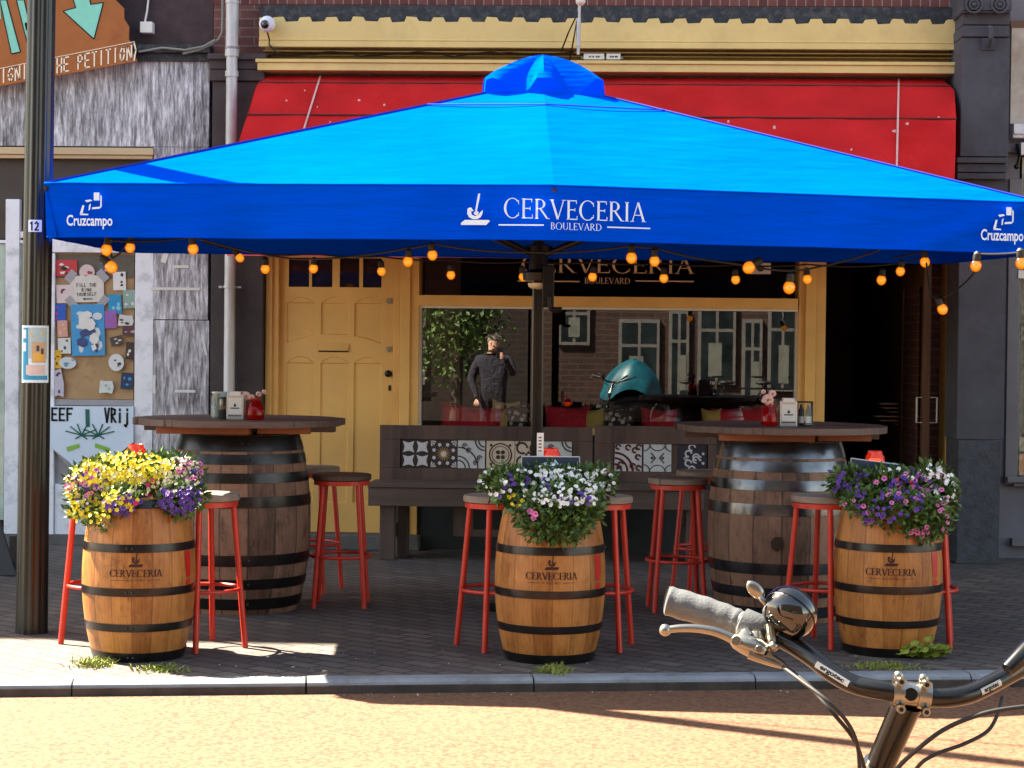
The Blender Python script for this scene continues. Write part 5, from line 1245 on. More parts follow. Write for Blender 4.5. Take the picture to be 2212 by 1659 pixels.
def flowers(lab, center, blobs, nleaf, cols, seed):
    """blobs: (px, py, rx, ry) masses in the photograph, each a rounded mass of leaves as deep as it is wide; cols: colour -> [(count, px, py, rx, ry)]"""
    random.seed(seed); Yc = center.y; k = Yc/F
    t = thing('flower_plant', lab, 'flowers', (center.x, Yc, PH), group='flowering plants in the barrels')
    B = []; camv = Vector((0, 0, HC))
    for px, py, rx, ry, dy in blobs: B.append((at(px, py, Yc+dy), rx*k, ry*k, max(.075, min(.17, (rx+ry)*.42*k))))
    tot = sum(q[1]*q[2] for q in B); b = MB()
    for c, rx, rz_, ry in B:
        n_ = int(nleaf*rx*rz_/tot)
        for i in range(n_):
            v = Vector((random.gauss(0,1), random.gauss(0,1), random.gauss(0,1))).normalized(); r = random.uniform(.45, 1.06)
            p = c + Vector((v.x*rx*r, v.y*ry*r, v.z*rz_*r)); d = Vector((v.x, v.y, v.z+.25)) + Vector((random.gauss(0,.6), random.gauss(0,.6), random.gauss(0,.6)))
            leaf(b, p, d, random.uniform(.022,.046), random.uniform(.006,.013), 0 if random.random() < .6 else 1)
    b.build('foliage', leaf_m, t, world=True)
    for col, lst in cols.items():
        b = MB()
        for n_, px, py, rx, ry in lst:
            for i in range(n_):
                a = random.uniform(0, 6.283); q = math.sqrt(random.random()); x = px+rx*q*math.cos(a); y = py+ry*q*math.sin(a)
                # lift to the front skin of whichever mass lies there
                best = None; rr = Vector(ray(x, y))
                for c, ax, az, ay in B:
                    o = camv-c; S_ = Vector((1/ax, 1/ay, 1/az)); dd = Vector((rr.x*S_.x, rr.y*S_.y, rr.z*S_.z)); oo = Vector((o.x*S_.x, o.y*S_.y, o.z*S_.z))
                    A_ = dd.dot(dd); B_ = oo.dot(dd); C_ = oo.dot(oo)-1.08; D_ = B_*B_-A_*C_
                    if D_ > 0:
                        tt = (-B_-math.sqrt(D_))/A_
                        if best is None or tt < best[0]:
                            p = camv+rr*tt; nn = Vector(((p.x-c.x)*S_.x**2, (p.y-c.y)*S_.y**2, (p.z-c.z)*S_.z**2)).normalized(); best = (tt, p, nn)
                if best is None: continue
                p = best[1] + best[2]*random.uniform(-.008,.012); nn = best[2]*.7 + Vector((random.gauss(0,.35), -.75+random.gauss(0,.3), .35+random.gauss(0,.3)))
                big = {'white': .0135, 'cream': .0115, 'yellow': .0125, 'purple': .0155, 'pink': .0165, 'magenta': .014}[col]
                blossom(b, p, nn, big*random.uniform(.6,1.0), 0, 1 if col in ('pink','purple') else None)
        b.build('blossoms', [PET[col], throat], t, world=True)
    return t
flowers('mass of yellow flowers edged with white and purple in the planter by the lamp post', pl[0][1],
  [(285,1032,128,52,0),(205,1052,62,52,-.08),(365,1030,70,52,0),(190,1095,42,34,-.12),(262,1085,40,30,-.2),(385,1085,48,34,-.14),(225,1120,34,24,-.2),(410,1062,36,40,-.05)], 3600,
  {'yellow':[(356,265,1010,105,38),(170,200,1050,62,50),(70,190,1105,50,28),(46,262,1080,36,28),(39,345,1015,40,20)], 'cream':[(124,385,1020,58,36),(78,300,1045,90,30),(70,210,1050,60,45)],
   'purple':[(70,385,1080,45,30),(43,262,1090,45,22),(28,195,1050,55,40),(16,415,1040,22,30)], 'pink':[(25,180,1030,50,40),(22,405,1015,30,25)], 'magenta':[(8,345,1050,30,30),(5,290,1085,20,10)]}, 31)
flowers('green mound of white flowers with few violet ones before the parasol mast', pl[1][1],
  [(1185,1050,110,44,0),(1090,1045,50,38,0),(1275,1045,56,40,0),(1205,1105,92,52,-.24),(1200,1140,76,32,-.27),(1245,1085,60,46,-.17),(1110,1062,44,34,-.1)], 5200,
  {'white':[(62,1215,1020,95,14),(85,1215,1060,90,34),(19,1085,1040,45,30),(22,1290,1040,38,30),(14,1212,1082,24,18),(8,1275,1082,20,8)], 'purple':[(10,1100,1055,50,36),(9,1250,1075,40,20),(9,1150,1045,60,26)], 'pink':[(5,1155,1112,16,20),(3,1312,1022,8,8)], 'yellow':[(8,1108,1080,20,14)]}, 32)
flowers('trailing purple and pink flowers topped with white ones behind the bicycle', pl[2][1],
  [(1920,1055,100,44,0),(1835,1042,48,34,0),(2005,1050,58,48,-.02),(1950,1105,92,44,-.19),(1995,1128,56,42,-.2),(2035,1085,32,48,-.08),(1875,1085,50,28,-.15)], 5600,
  {'purple':[(28,1835,1035,45,34),(40,1925,1075,80,44),(14,1895,1115,60,20),(22,1960,1055,60,40)], 'pink':[(19,1945,1055,60,36),(12,2010,1045,40,30),(9,1985,1145,30,22),(9,2042,1105,16,40),(5,1850,1100,30,20)], 'white':[(40,2000,1020,62,20),(25,2040,1055,26,34),(12,1925,1012,40,10)], 'magenta':[(5,1940,1035,30,20)]}, 33)
# ---- things standing in the barrels behind the flowers
def lantern(px, py, c, lab):
    q = at(px, py, c.y+.10); t = thing('candle_lantern', lab, 'lantern', (q.x, q.y, PH-.03), group='orange glass candle lanterns'); zt = q.z-(PH-.03)
    b = MB(); b.lathe([(.016,0),(.014,zt-.06)], 12); b.build('stem', blackm, t)
    b = MB(); b.lathe([(.03,zt-.06),(.05,zt-.045),(.046,zt-.015),(.036,zt),(.034,zt+.012),(.036,zt+.014)], 20, cap=(True, False)); b.build('glass', orangeg, t, smooth='auto')
    b = MB(); b.lathe([(.02,zt-.055),(.02,zt-.03)], 12); b.build('candle', emis('candle_glow', (1,.25,.03), .5), t)
lantern(294, 966, pl[0][1], 'orange red glass candle lantern showing above the yellow flowers')
lantern(1190, 974, pl[1][1], 'orange red glass candle lantern between the mast and the navy menu board')
lantern(1890, 980, pl[2][1], 'orange red glass candle lantern above the purple flowers by the doorway')
navy = M('navy_menu_board', (.012,.035,.07), .4, var=.3, vscale=8)
def menu(p0, p1, p2, p3, c, dy, lab):
    t = thing('menu_board', lab, 'menu', tuple(at((p0[0]+p1[0])/2, p2[1], c.y+dy)), group='navy menu boards in the planters'); Y = c.y+dy
    P_ = [at(*q, Y) for q in (p0, p1, p2, p3)]; b = MB(); b.extr(P_, (0, .012, 0)); b.build('board', navy, t, world=True)
    b = MB(); b.tube([P_[0]+Vector((0,-.002,0)), P_[1]+Vector((0,-.002,0))], .003, 5); b.tube([P_[0]+Vector((0,-.002,0)), P_[3]], .002, 5); b.tube([P_[1]+Vector((0,-.002,0)), P_[2]], .002, 5); b.build('edge', M('pale_blue_edge', (.4,.5,.55), .5), t, world=True)
    cc = (P_[0]+P_[2])/2
    b = MB(); b.tube([(cc.x, Y+.02, PH-.03), (cc.x, Y+.02, P_[2].z+.02)], .008, 6); b.build('stake', blackm, t, world=True)
    return t, Y
t, Y = menu((1127,986), (1252,987), (1252,1045), (1127,1045), pl[1][1], .03, 'navy menu board with a white fish mark above the white flowers')
b = MB(); put_polys(b, [[(-.5,0),(-.1,.16),(.25,.12),(.3,.3),(.42,.14),(.5,.06),(.45,-.05),(.1,-.08)],[(-.45,-.16),(.0,-.14),(.4,-.1),(.4,-.16),(-.1,-.22)]], on_plane(1186, 1004, Y-.003), 42*Y/F); b.build('fish_mark', white_print, t, world=True)
menu((1838,990), (1945,1004), (1945,1050), (1838,1045), pl[2][1], .02, 'tilted navy menu board above the purple flowers')
Y = pl[1][1].y+.06; p0, p1 = at(1160, 935, Y), at(1174, 995, Y); b = MB(); b.box(p0.x, p1.x, Y, Y+.006, p1.z-.12, p0.z); c = at(1167, 990, Y)
t = thing('menu_card', 'narrow white card standing upright against the parasol mast', 'card', tuple(c)); b.build('card', paperw, t, world=True)
b = MB(); 
for q in (945, 952, 959, 966, 974): z = at(1167, q, Y).z; b.box(p0.x+.008, p1.x-.010, Y-.0016, Y-.0006, z-.003, z+.003)
b.build('print', flat('dark_grey_print', (.08,.08,.08)), t, world=True)

# ---------------------------------------------------------------- stools
seatw = plank_wood('weathered_seat_wood', (.16,.115,.085), (.36,.28,.22), 0, .3, .6, 7)
seatd = plank_wood('dark_seat_wood', (.05,.026,.02), (.13,.075,.055), 0, .3, .6, 7)
SH = .745
def make_stool(lab, seatm=seatw):
    t = thing('bar_stool', lab, 'stool', (0,0,0), 0, 'red metal bar stools')
    b = MB(); b.lathe([(.158,SH-.034),(.166,SH-.030),(.167,SH-.008),(.160,SH),(.001,SH+.001)], 40, cap=(True, False)); b.build('seat', seatm, t, smooth='auto')
    b = MB(); b.lathe([(.150,SH-.06),(.158,SH-.06),(.158,SH-.036),(.150,SH-.036),(.150,SH-.06)], 36, cap=(False, False)); b.build('seat_ring', redm, t, smooth='auto')
    for i in range(4):
        a = i*math.pi/2; b = MB(); b.tube([(.136*math.cos(a), .136*math.sin(a), SH-.038), (.200*math.cos(a), .200*math.sin(a), .002)], .0145, 12); b.build('leg', redm, t, smooth='auto')
    b = MB(); b.tube([(.170*math.cos(2*math.pi*i/40), .170*math.sin(2*math.pi*i/40), .285) for i in range(40)], .0095, 8, True); b.build('footrest', redm, t, smooth=True)
    return t
stool_a = make_stool('x'); stool_b = make_stool('x', seatd); used = set()
def stool(px, py, rz, lab, dark=False, Y=None):
    src = stool_b if dark else stool_a
    if src.name in used: o = dup(src)
    else: o = src; used.add(src.name)
    g_ = gnd(px, py) if Y is None else at(px, 1200, Y); o.location = (g_.x, g_.y, 0); o.rotation_euler = (0, 0, rz); o['label'] = lab
stool(222, 1388, R(20), 'red bar stool half hidden behind the yellow flowered planter, next to the lamp post')
stool(441, 1398, R(0), 'red bar stool with a sunlit pale seat right of the yellow flowered planter')
stool(736, 1308, R(48), 'red bar stool with a dark wooden seat beside the left barrel table', True)
stool(672, 1200, R(30), 'red bar stool mostly hidden behind the dark seated stool and left barrel table', False, 11.0)
stool(1071, 1398, R(-13), 'red bar stool left of the white flowered planter')
stool(1290, 1398, R(32), 'red bar stool right of the white flowered planter')
stool(1461, 1318, R(50), 'red bar stool standing free in front of the left side of the right barrel table')
stool(1519, 1230, R(20), 'red bar stool behind another stool at the left of the right barrel table', False, 11.1)
stool(1776, 1391, R(5), 'red bar stool left of the purple flowered planter, behind the bicycle bell')
stool(1990, 1393, R(33), 'red bar stool half hidden at the right of the purple flowered planter')

# ---------------------------------------------------------------- weeds
weed_m = [M('fresh_weed_green', (.17,.22,.02), .6, var=.4, vscale=40), M('dry_weed', (.20,.17,.05), .7, var=.3, vscale=40)]
def weeds(px, py, rx, n_, hgt, lab, seed, broad=False, cat='weeds'):
    random.seed(seed); g_ = gnd(px, py); k = g_.y/F; b = MB()
    for i in range(n_):
        q = Vector((g_.x + random.gauss(0,.45)*rx*k, g_.y + random.gauss(0,.045), .001)); d = Vector((random.gauss(0,.7), random.gauss(0,.7), 1.1)).normalized(); l = hgt*random.uniform(.3,1)
        if broad:
            q = Vector((g_.x, g_.y, .001)); d = Vector((random.gauss(0,1.3), random.gauss(0,.7), .55)).normalized(); l *= 2.2
            b.tube([q, q+d*l], .0015, 4); c = q+d*l; a = random.random()*6
            b.add([c+Vector((math.cos(a+t*.785)*.024, math.sin(a+t*.785)*.024*.8, .012*math.sin(t+a)+.0)) for t in range(8)], [tuple(range(8))], 0)
        else:
            s = d.cross(Vector((random.gauss(0,1), random.gauss(0,1), .1))).normalized()*random.uniform(.0015,.004); bend = Vector((d.x, d.y, -.25))*l*.35
            b.add([q-s, q+s, q+d*l*.6+s*.8, q+d*l*.6-s*.8, q+d*l+bend], [(0,1,2,3),(3,2,4)], 0 if random.random() < .7 else 1)
    o = b.build('weed_clump', weed_m, None, loc=(g_.x, g_.y, 0), world=True); tag(o, lab, cat, 'weeds at the feet of the barrels', 'stuff' if 'mossy' in lab else None)
weeds(205, 1437, 42, 330, .055, 'sunlit yellow green weeds at the left foot of the yellow flowered barrel', 1)
weeds(345, 1448, 60, 240, .035, 'low shaded weeds at the right foot of the yellow flowered barrel', 2)
weeds(1195, 1452, 42, 240, .05, 'tuft of weeds at the foot of the middle barrel', 3)
weeds(1990, 1420, 40, 60, .06, 'dark broad leaved weed at the right foot of the purple flowered barrel', 4, True, 'plant')
weeds(1905, 1442, 80, 420, .03, 'low mossy weeds along the kerb below the purple flowered barrel', 5)
# ---------------------------------------------------------------- bicycle in the foreground
YB = 2.25
bk = thing('bicycle', 'bicycle close to the camera with silver grip, chrome bell and dark curved handlebar', 'bicycle', tuple(at(1930, 1600, YB)))
def A(px, py, dy=0.): return at(px, py, YB+dy)
def smooth_path(P_, n=8):
    out = []
    for i in range(len(P_)-1):
        p0, p1, p2, p3 = P_[max(i-1,0)], P_[i], P_[i+1], P_[min(i+2, len(P_)-1)]
        for j in range(n):
            t = j/n; out.append(.5*((2*p1)+(p2-p0)*t+(2*p0-5*p1+4*p2-p3)*t*t+(3*p1-p0-3*p2+p3)*t**3))
    out.append(P_[-1]); return out
bar = smooth_path([A(1600,1345,.10), A(1680,1376,.08), A(1740,1410,.06), A(1800,1455,.03), A(1850,1480,.01), A(1910,1492,0), A(1965,1500,0), A(2030,1508,0), A(2090,1500,.01), A(2140,1478,.03), A(2200,1446,.06), A(2280,1405,.09), A(2440,1330,.14)])
b = MB(); b.tube(bar, .0118, 20); b.build('handlebar', barm, bk, world=True, smooth=True)
# grip with a flared end
gp = smooth_path([A(1441,1297,.13), A(1452,1300,.129), A(1520,1320,.12), A(1580,1340,.11), A(1602,1348,.105)], 6); n_ = len(gp)
def grad(t): return .0168 + .0022*math.sin(t*math.pi*.9+.6) + .0006*math.sin(t*40)
b = MB(); b.tube(gp, [grad(i/(n_-1))*(.72 if i == 0 else 1) for i in range(n_)], 22); b.build('grip', gripm, bk, world=True, smooth='auto')
b = MB(); b.tube([A(1598,1346,.104), A(1604,1349,.103), A(1640,1362,.095), A(1648,1366,.094)], [.0165,.0215,.0205,.017], 20); b.build('shifter_sleeve', gripm, bk, world=True, smooth='auto')
gp2 = [A(2176,1447,-.03), A(2215,1412,-.02), A(2300,1335,.02)]
b = MB(); b.tube(gp2, [.009,.0125,.013], 16); b.build('grip_lever', barm, bk, world=True, smooth='auto')
# brake
b = MB(); pl_ = smooth_path([A(1437,1361,.07), A(1470,1357,.07), A(1510,1358,.07), A(1550,1366,.07), A(1590,1384,.07), A(1612,1396,.072)], 5); n_ = len(pl_)
b.tube(pl_, [.0046+.0022*(i/(n_-1)) for i in range(n_)], 10); b.ball(A(1437,1361,.07), .0078, 14, 10); b.build('brake_lever', alu, bk, world=True, smooth=True)
b = MB(); Q = [A(x, y, .058) for x, y in ((1583,1372),(1612,1352),(1640,1366),(1658,1386),(1652,1412),(1630,1418),(1598,1412),(1580,1396))]
b.tube([A(1582,1380,.072), A(1590,1384,.071), A(1612,1392,.07), A(1636,1402,.068), A(1652,1410,.067), A(1658,1413,.066)], [.007,.0105,.0135,.0145,.0115,.007], 16)
b.tube([A(1606,1366,.078), A(1618,1380,.072)], .009, 12); b.tube([A(1632,1370,.082), A(1636,1396,.072)], .0105, 12)
b.tube([A(1590,1384,.054), A(1590,1384,.088)], .0062, 12); b.tube([A(1640,1402,.049), A(1640,1402,.055)], .005, 12)
b.tube([A(1652,1366,.09), A(1668,1372,.09)], .0165, 18); b.build('brake_body', alu, bk, world=True, smooth='auto', bevel=.002)
b = MB(); b.tube([A(1655,1414,.06), A(1690,1436,.058), A(1702,1446,.056)], [.0062,.0052,.003], 10); b.tube([A(1618,1412,.06), A(1668,1432,.055), A(1690,1440,.055)], [.007,.005,.003], 10); b.build('cable_adjuster', alu, bk, world=True, smooth='auto')
b = MB(); b.tube([A(1668,1368,.085), A(1686,1382,.083)], .0158, 18); b.tube([A(1664,1348,.07), A(1670,1398,.062)], .006, 10); b.ball(A(1671,1396,.06), .0065, 10, 8); b.build('bell_clamp', alu, bk, world=True, smooth='auto')
# bell: two bowls meeting at a seam
bc = A(1706, 1322, .065); ax = Vector((.52, .50, .62)).normalized(); Mt = ax.to_track_quat('Z', 'Y').to_matrix()
def lathe_on(b, prof, c, Mt, n=32, mi=0):
    o = MB(); o.lathe(prof, n); b.add([c + Mt @ Vector(v) for v in o.v], o.f, mi)
rB = .0345
b = MB(); lathe_on(b, [(rB*math.cos(t*math.pi/2/8), .002+.80*rB*math.sin(t*math.pi/2/8)) for t in range(8)] + [(.001,.002+.80*rB)], bc, Mt); bell = b.build('bell', chrome, bk, world=True, smooth='auto')
b = MB(); lathe_on(b, [(.004,-.74*rB), (rB*.55,-.72*rB), (rB*.86,-.50*rB), (rB*.98,-.22*rB), (rB*.985,-.001)], bc, Mt); b.build('bell_bowl', chrome, bk, world=True, smooth='auto')
b = MB(); lathe_on(b, [(rB*.975,-.002),(rB*.975,.003)], bc, Mt); b.build('bell_seam', blackm, bk, world=True)
b = MB(); lv = [A(1660,1312,.06), A(1650,1300,.06), A(1641,1287,.06)]; b.tube(lv, [.0035,.003,.004], 8)
Ml = Matrix.Rotation(R(-48), 3, 'Y'); b.ball(A(1632,1275,.06), (.0145,.004,.0085), 14, 8, M=Matrix.Rotation(R(45), 3, 'Y')); b.build('bell_lever', alu, bk, world=True, smooth=True)
# stem and clamp
b = MB()
for d in (-1, 1):
    c0 = A(1968+d*27, 1499+d*3, 0)
    tt = (A(2030,1508) - A(1910,1492)).normalized(); pts = [c0-tt*.0075, c0+tt*.0075]
    b.tube(pts, .0172, 20)
    for s in (-1, 1):
        q = c0+Vector((0,-.010,.0165*s)); b.tube([q, q+Vector((0,-.012,0))], .0052, 10)
    b.ball(c0+Vector((-.001,-.004,.021)), .0062, 10, 8)
b.tube([A(1945,1497,-.0), A(1992,1502,-.0)], .0150, 18); b.build('stem_clamp', alu, bk, world=True, smooth='auto')
b = MB()
for d in (-1, 1):
    c0 = A(1968+d*27, 1499+d*3, 0); 
    for s in (-1, 1): b.tube([c0+Vector((0,-.0225,.0165*s)), c0+Vector((0,-.0205,.0165*s))], .003, 6)
b.tube([A(1968,1500,-.018), A(1968,1500,-.0155)], .008, 12); b.build('bolt', blackm, bk, world=True)
st0, st1 = A(1962,1515,.012), A(1893,1672,.06); q = st1+(st1-st0)*.4
b = MB(); b.tube([st0, st0.lerp(st1,.12), st0.lerp(st1,.85), st1], [.0205,.0185,.0178,.019], 22); b.build('stem', barm, bk, world=True, smooth='auto')
b = MB(); b.tube([st0.lerp(st1,.86), st0.lerp(st1,1.0), q], [.0215,.0225,.0225], 20); b.build('stem_bolt_ring', alu, bk, world=True, smooth='auto')
# name on the bar
for pa, pb_, tx in (((1764,1420),(1838,1476),'ergotec'), ((2102,1500),(2160,1475),'ergotec')):
    c = A((pa[0]+pb_[0])/2, (pa[1]+pb_[1])/2, .02); near = min(bar, key=lambda p: (p-c).length); i = bar.index(near)
    tt = (bar[i+1]-bar[i-1]).normalized(); up = tt.cross(Vector((0,1,0))).normalized()*-1
    if up.z < 0: up = -up
    nn = up.cross(tt); nn = -nn if nn.y > 0 else nn
    rb2 = .0121
    def f(u, v, near=near, tt=tt, up=up, nn=nn, e=0.): a = v/rb2; return tuple(near + tt*u + up*(rb2+e)*math.sin(a) + nn*(rb2+e)*math.cos(a))
    L_ = (A(*pb_)-A(*pa)).length
    b = MB(); b.add([f(-L_/2+L_*i/8, v) for v in (-.0042,-.002,0,.002,.0042) for i in range(9)], [(r*9+i, r*9+i+1, (r+1)*9+i+1, (r+1)*9+i) for r in range(4) for i in range(8)]); lb_ = b.build('bar_label', M('silver_label', (.5,.49,.45), .4, metal=.3), bk, world=True)
    b = MB(); put_sans(b, tx, lambda u, v: f(u, v-.002, e=.0003), .0075, L_*.72, .0003); b.build('label_print', black_print, lb_, world=True)
# cables
for P_, r in (([(1702,1445,.056),(1745,1478,.03),(1790,1530,.0),(1840,1590,.0),(1862,1640,.02),(1872,1690,.03),(1880,1760,.05)], .0026),
              ([(1690,1440,.055),(1730,1470,.02),(1785,1512,-.01),(1830,1560,-.01),(1852,1610,.0),(1858,1680,.01),(1864,1780,.03)], .0026),
              ([(2300,1520,.02),(2212,1527,.0),(2130,1540,-.01),(2050,1570,-.02),(1990,1612,-.02),(1930,1672,.01),(1900,1760,.03)], .0030),
              ([(2166,1505,.02),(2152,1550,.0),(2130,1582,-.01),(2080,1608,-.02),(2020,1630,-.02),(1980,1660,-.01),(1940,1740,.03)], .0024)):
    b = MB(); b.tube(smooth_path([A(*p) for p in P_], 6), r, 8); b.build('brake_cable', rubber, bk, world=True, smooth=True)
# the rest of the bicycle, below the frame
hd = q + Vector((-.03, .06, -.16)); ax0 = Vector((hd.x-.06, hd.y-.42, .25))
b = MB(); b.tube([q, hd], .019, 14); b.build('head_tube', barm, bk, world=True, smooth=True)
WC = Vector((hd.x, hd.y-.30, .24)); 
for s in (-1, 1):
    b = MB(); b.tube([hd, hd+Vector((s*.05,-.05,-.08)), WC+Vector((s*.055,0,0))], .011, 8); b.build('fork', barm, bk, world=True, smooth=True)
b = MB(); b.tube([WC+Vector((0, .33*math.cos(i*.1309), .33*math.sin(i*.1309))) for i in range(48)], .02, 8, True)
wh = b.build('wheel', rubber, bk, world=True, smooth=True)
b = MB()
for i in range(20): b.tube([WC, WC+Vector((0,.32*math.cos(i*.314),.32*math.sin(i*.314)))], .0012, 4)
b.build('spokes', alu, wh, world=True)
rear = WC + Vector((0, 1.05, 0)); seat = WC + Vector((0,.78,.62))
# ---------------------------------------------------------------- cushions behind the glass
zs_ = zs-.2
cush_red = M('red_cushion_cloth', (.85,.035,.07), .8, var=.25, vscale=10); cush_y = M('yellow_cushion_cloth', (.85,.7,.2), .8, var=.15, vscale=10)
m, nt, bs = base('floral_cushion_cloth'); vo = node(nt, 'ShaderNodeTexVoronoi'); vo.inputs['Scale'].default_value = 24; nt.links.new(coords(nt), vo.inputs['Vector'])
nt.links.new(ramp(nt, vo.outputs['Distance'], [(.34, (.8,.8,.75)), (.42, (.03,.03,.03))]), bs.inputs['Base Color']); cush_f = m
def cushion(px0, py0, px1, py1, mat_, lab, tilt=0, dy=0):
    Y = YF+.24+dy*.6; x0, x1, z0, z1 = fr(px0, py0, px1, py1, Y); z0 = min(z0, zs-.215)
    n_ = 14; b = MB(); vs = []
    for s in (-1, 1):
        for j in range(n_+1):
            for i in range(n_+1):
                u, v = 2*i/n_-1, 2*j/n_-1; th = .07*((1-u**4)*(1-v**4))**.6
                pin = 1-.10*(1-abs(u)**2)*abs(v)**3; px_ = u*(1-.09*(1-v*v)*abs(u)**3); 
                vs.append((px_*(x1-x0)/2, s*th, v*pin*(z1-z0)/2))
    N_ = (n_+1)**2
    for s in (0, 1): b.add([], [])
    fs = [(j*(n_+1)+i, j*(n_+1)+i+1, (j+1)*(n_+1)+i+1, (j+1)*(n_+1)+i) for j in range(n_) for i in range(n_)]
    b.add(vs, fs + [tuple(k+N_ for k in f[::-1]) for f in fs]); c = ((x0+x1)/2, Y, (z0+z1)/2)
    o = b.build('cushion', mat_, None, loc=c, smooth=True); o.rotation_euler = (R(-14), R(tilt), 0); tag(o, lab, 'cushion', 'cushions on the seat behind the shop window')
cushion(945, 872, 1086, 935, cush_red, 'dark red cushion at the left end of the window seat', 6)
cushion(1058, 862, 1118, 925, cush_y, 'yellow cushion piled with floral ones left of the parasol mast', 5, .12)
cushion(1095, 870, 1150, 935, cush_f, 'black and white floral cushion left of the parasol mast', -8, -.03)
cushion(1176, 874, 1275, 935, cush_red, 'dark red cushion directly right of the parasol mast', 0)
cushion(1258, 880, 1310, 935, cush_y, 'yellow cushion between a red and a floral cushion', -4, .03)
cushion(1300, 878, 1372, 935, cush_f, 'black and white floral cushion in the middle of the window seat', 0, .05)
cushion(1382, 880, 1462, 935, cush_red, 'dark red cushion near the left edge of the right barrel table', 2)
cushion(1515, 880, 1560, 935, cush_y, 'yellow cushion just above the right barrel table top', 0)
cushion(1540, 876, 1665, 935, cush_red, 'long dark red cushion at the right end of the window seat', -5, .02)

# ---------------------------------------------------------------- what the window reflects: the sunny side of the street
YG2 = 2*YG
def mir(px, py, Yobj): q = at(px, py, YG2-Yobj); return Vector((q.x, Yobj, q.z))
YO = -8.
def house_brick(name, c1, c2, mo):
    m, nt, bs = base(name); tc = node(nt, 'ShaderNodeTexCoord'); sp = node(nt, 'ShaderNodeSeparateXYZ'); nt.links.new(tc.outputs['Object'], sp.inputs[0])
    cb = node(nt, 'ShaderNodeCombineXYZ'); nt.links.new(sp.outputs[0], cb.inputs[0]); nt.links.new(sp.outputs[2], cb.inputs[1])
    bt = node(nt, 'ShaderNodeTexBrick'); nt.links.new(cb.outputs[0], bt.inputs['Vector'])
    bt.inputs['Color1'].default_value = (*c1, 1); bt.inputs['Color2'].default_value = (*c2, 1); bt.inputs['Mortar'].default_value = (*mo, 1)
    bt.inputs['Scale'].default_value = 1; bt.inputs['Brick Width'].default_value = .32; bt.inputs['Row Height'].default_value = .11; bt.inputs['Mortar Size'].default_value = .014
    nt.links.new(mixc(nt, .45, bt.outputs[0], ramp(nt, noise(nt, tc.outputs['Object'], 1.4, 6, .7), [(.35, tuple(c*.25 for c in c1)), (.7, c2)])), bs.inputs['Base Color']); bs.inputs['Roughness'].default_value = .9
    return m
hb = house_brick('sunlit_house_brick', (.030,.011,.009), (.055,.024,.017), (.07,.06,.05))
for x0, x1, mt, lab in ((-12, -1.05, house_brick('dark_house_brick', (.016,.009,.008), (.03,.016,.012), (.04,.035,.03)), 'dark brick house reflected at the left of the shop window'), (-1.0, 12, hb, 'brick house with white windows reflected at the right of the shop window')):
    h_ = thing('brick_house', lab, 'house', ((x0+x1)/2, YO, 0), group='houses across the street')
    b = MB(); b.box(x0, x1, YO-6, YO, 0, 8.5); b.build('wall', mt, h_, world=True)
    b = MB(); b.extr([(x0, YO+.2, 8.5), (x0, YO-3, 10.5), (x0, YO-6, 8.5)], (x1-x0, 0, 0)); b.build('roof', lead_m, h_, world=True)
    for px, wd, q0, q1 in ((880,80,690,830),(1240,70,640,745),(1380,90,690,850),(1466,46,670,860),(1548,84,650,830),(1624,46,690,870),(1690,66,640,845),(1800,80,640,850)):
        c0, c1 = mir(px-wd/2, q1, YO), mir(px+wd/2, q0, YO); xa, xb = sorted((c0.x, c1.x))
        if not (x0 < xa and xb < x1): continue
        b = MB(); b.box(xa, xb, YO, YO+.06, c0.z, c1.z); wn_ = b.build('window', M('greyed_window_paint', (.13,.125,.12), .6), h_, world=True)
        b = MB(); xm = (xa+xb)/2; zm = c0.z*.35+c1.z*.65; [b.box(u0, u1, YO+.06, YO+.065, w0, w1) for u0, u1 in ((xa+.06, xm-.03), (xm+.03, xb-.06)) for w0, w1 in ((c0.z+.07, zm-.035), (zm+.035, c1.z-.07))]; b.build('pane', M('dark_window_pane', (.014,.020,.022), .3, var=.6, vscale=3, spec=.1), wn_, world=True)
        b = MB(); b.box(xa+.2, xa+.2+(xb-xa)*.35, YO+.066, YO+.068, c0.z+.15, c0.z+.15+(c1.z-c0.z)*.4); b.build('curtain', M('net_curtain', (.13,.14,.12), .8, var=.2), wn_, world=True)
# tree
tc_ = mir(985, 700, -5.5); tr = thing('street_tree', 'leafy green tree reflected at the left of the shop window', 'tree', (tc_.x, -5.5, 0))
b = MB(); b.tube([(tc_.x,-5.5,0),(tc_.x+.05,-5.5,1.2),(tc_.x-.05,-5.5,2.4)], [.12,.09,.05], 10); b.build('trunk', M('bark', (.06,.045,.035), .9, var=.3, vscale=12), tr, world=True)
random.seed(9); b = MB()
for i in range(2600):
    v = Vector((random.gauss(0,1), random.gauss(0,1), random.gauss(0,1))).normalized()*random.uniform(.3,1.05); p = Vector((tc_.x+v.x*1.0, -5.5+v.y*.8, 2.1+v.z*1.35)); leaf(b, p, Vector((random.gauss(0,1),random.gauss(0,1),random.gauss(0,1))), .12, .04, 0 if random.random() < .6 else 1)
b.build('crown', leaf_m, tr, world=True)
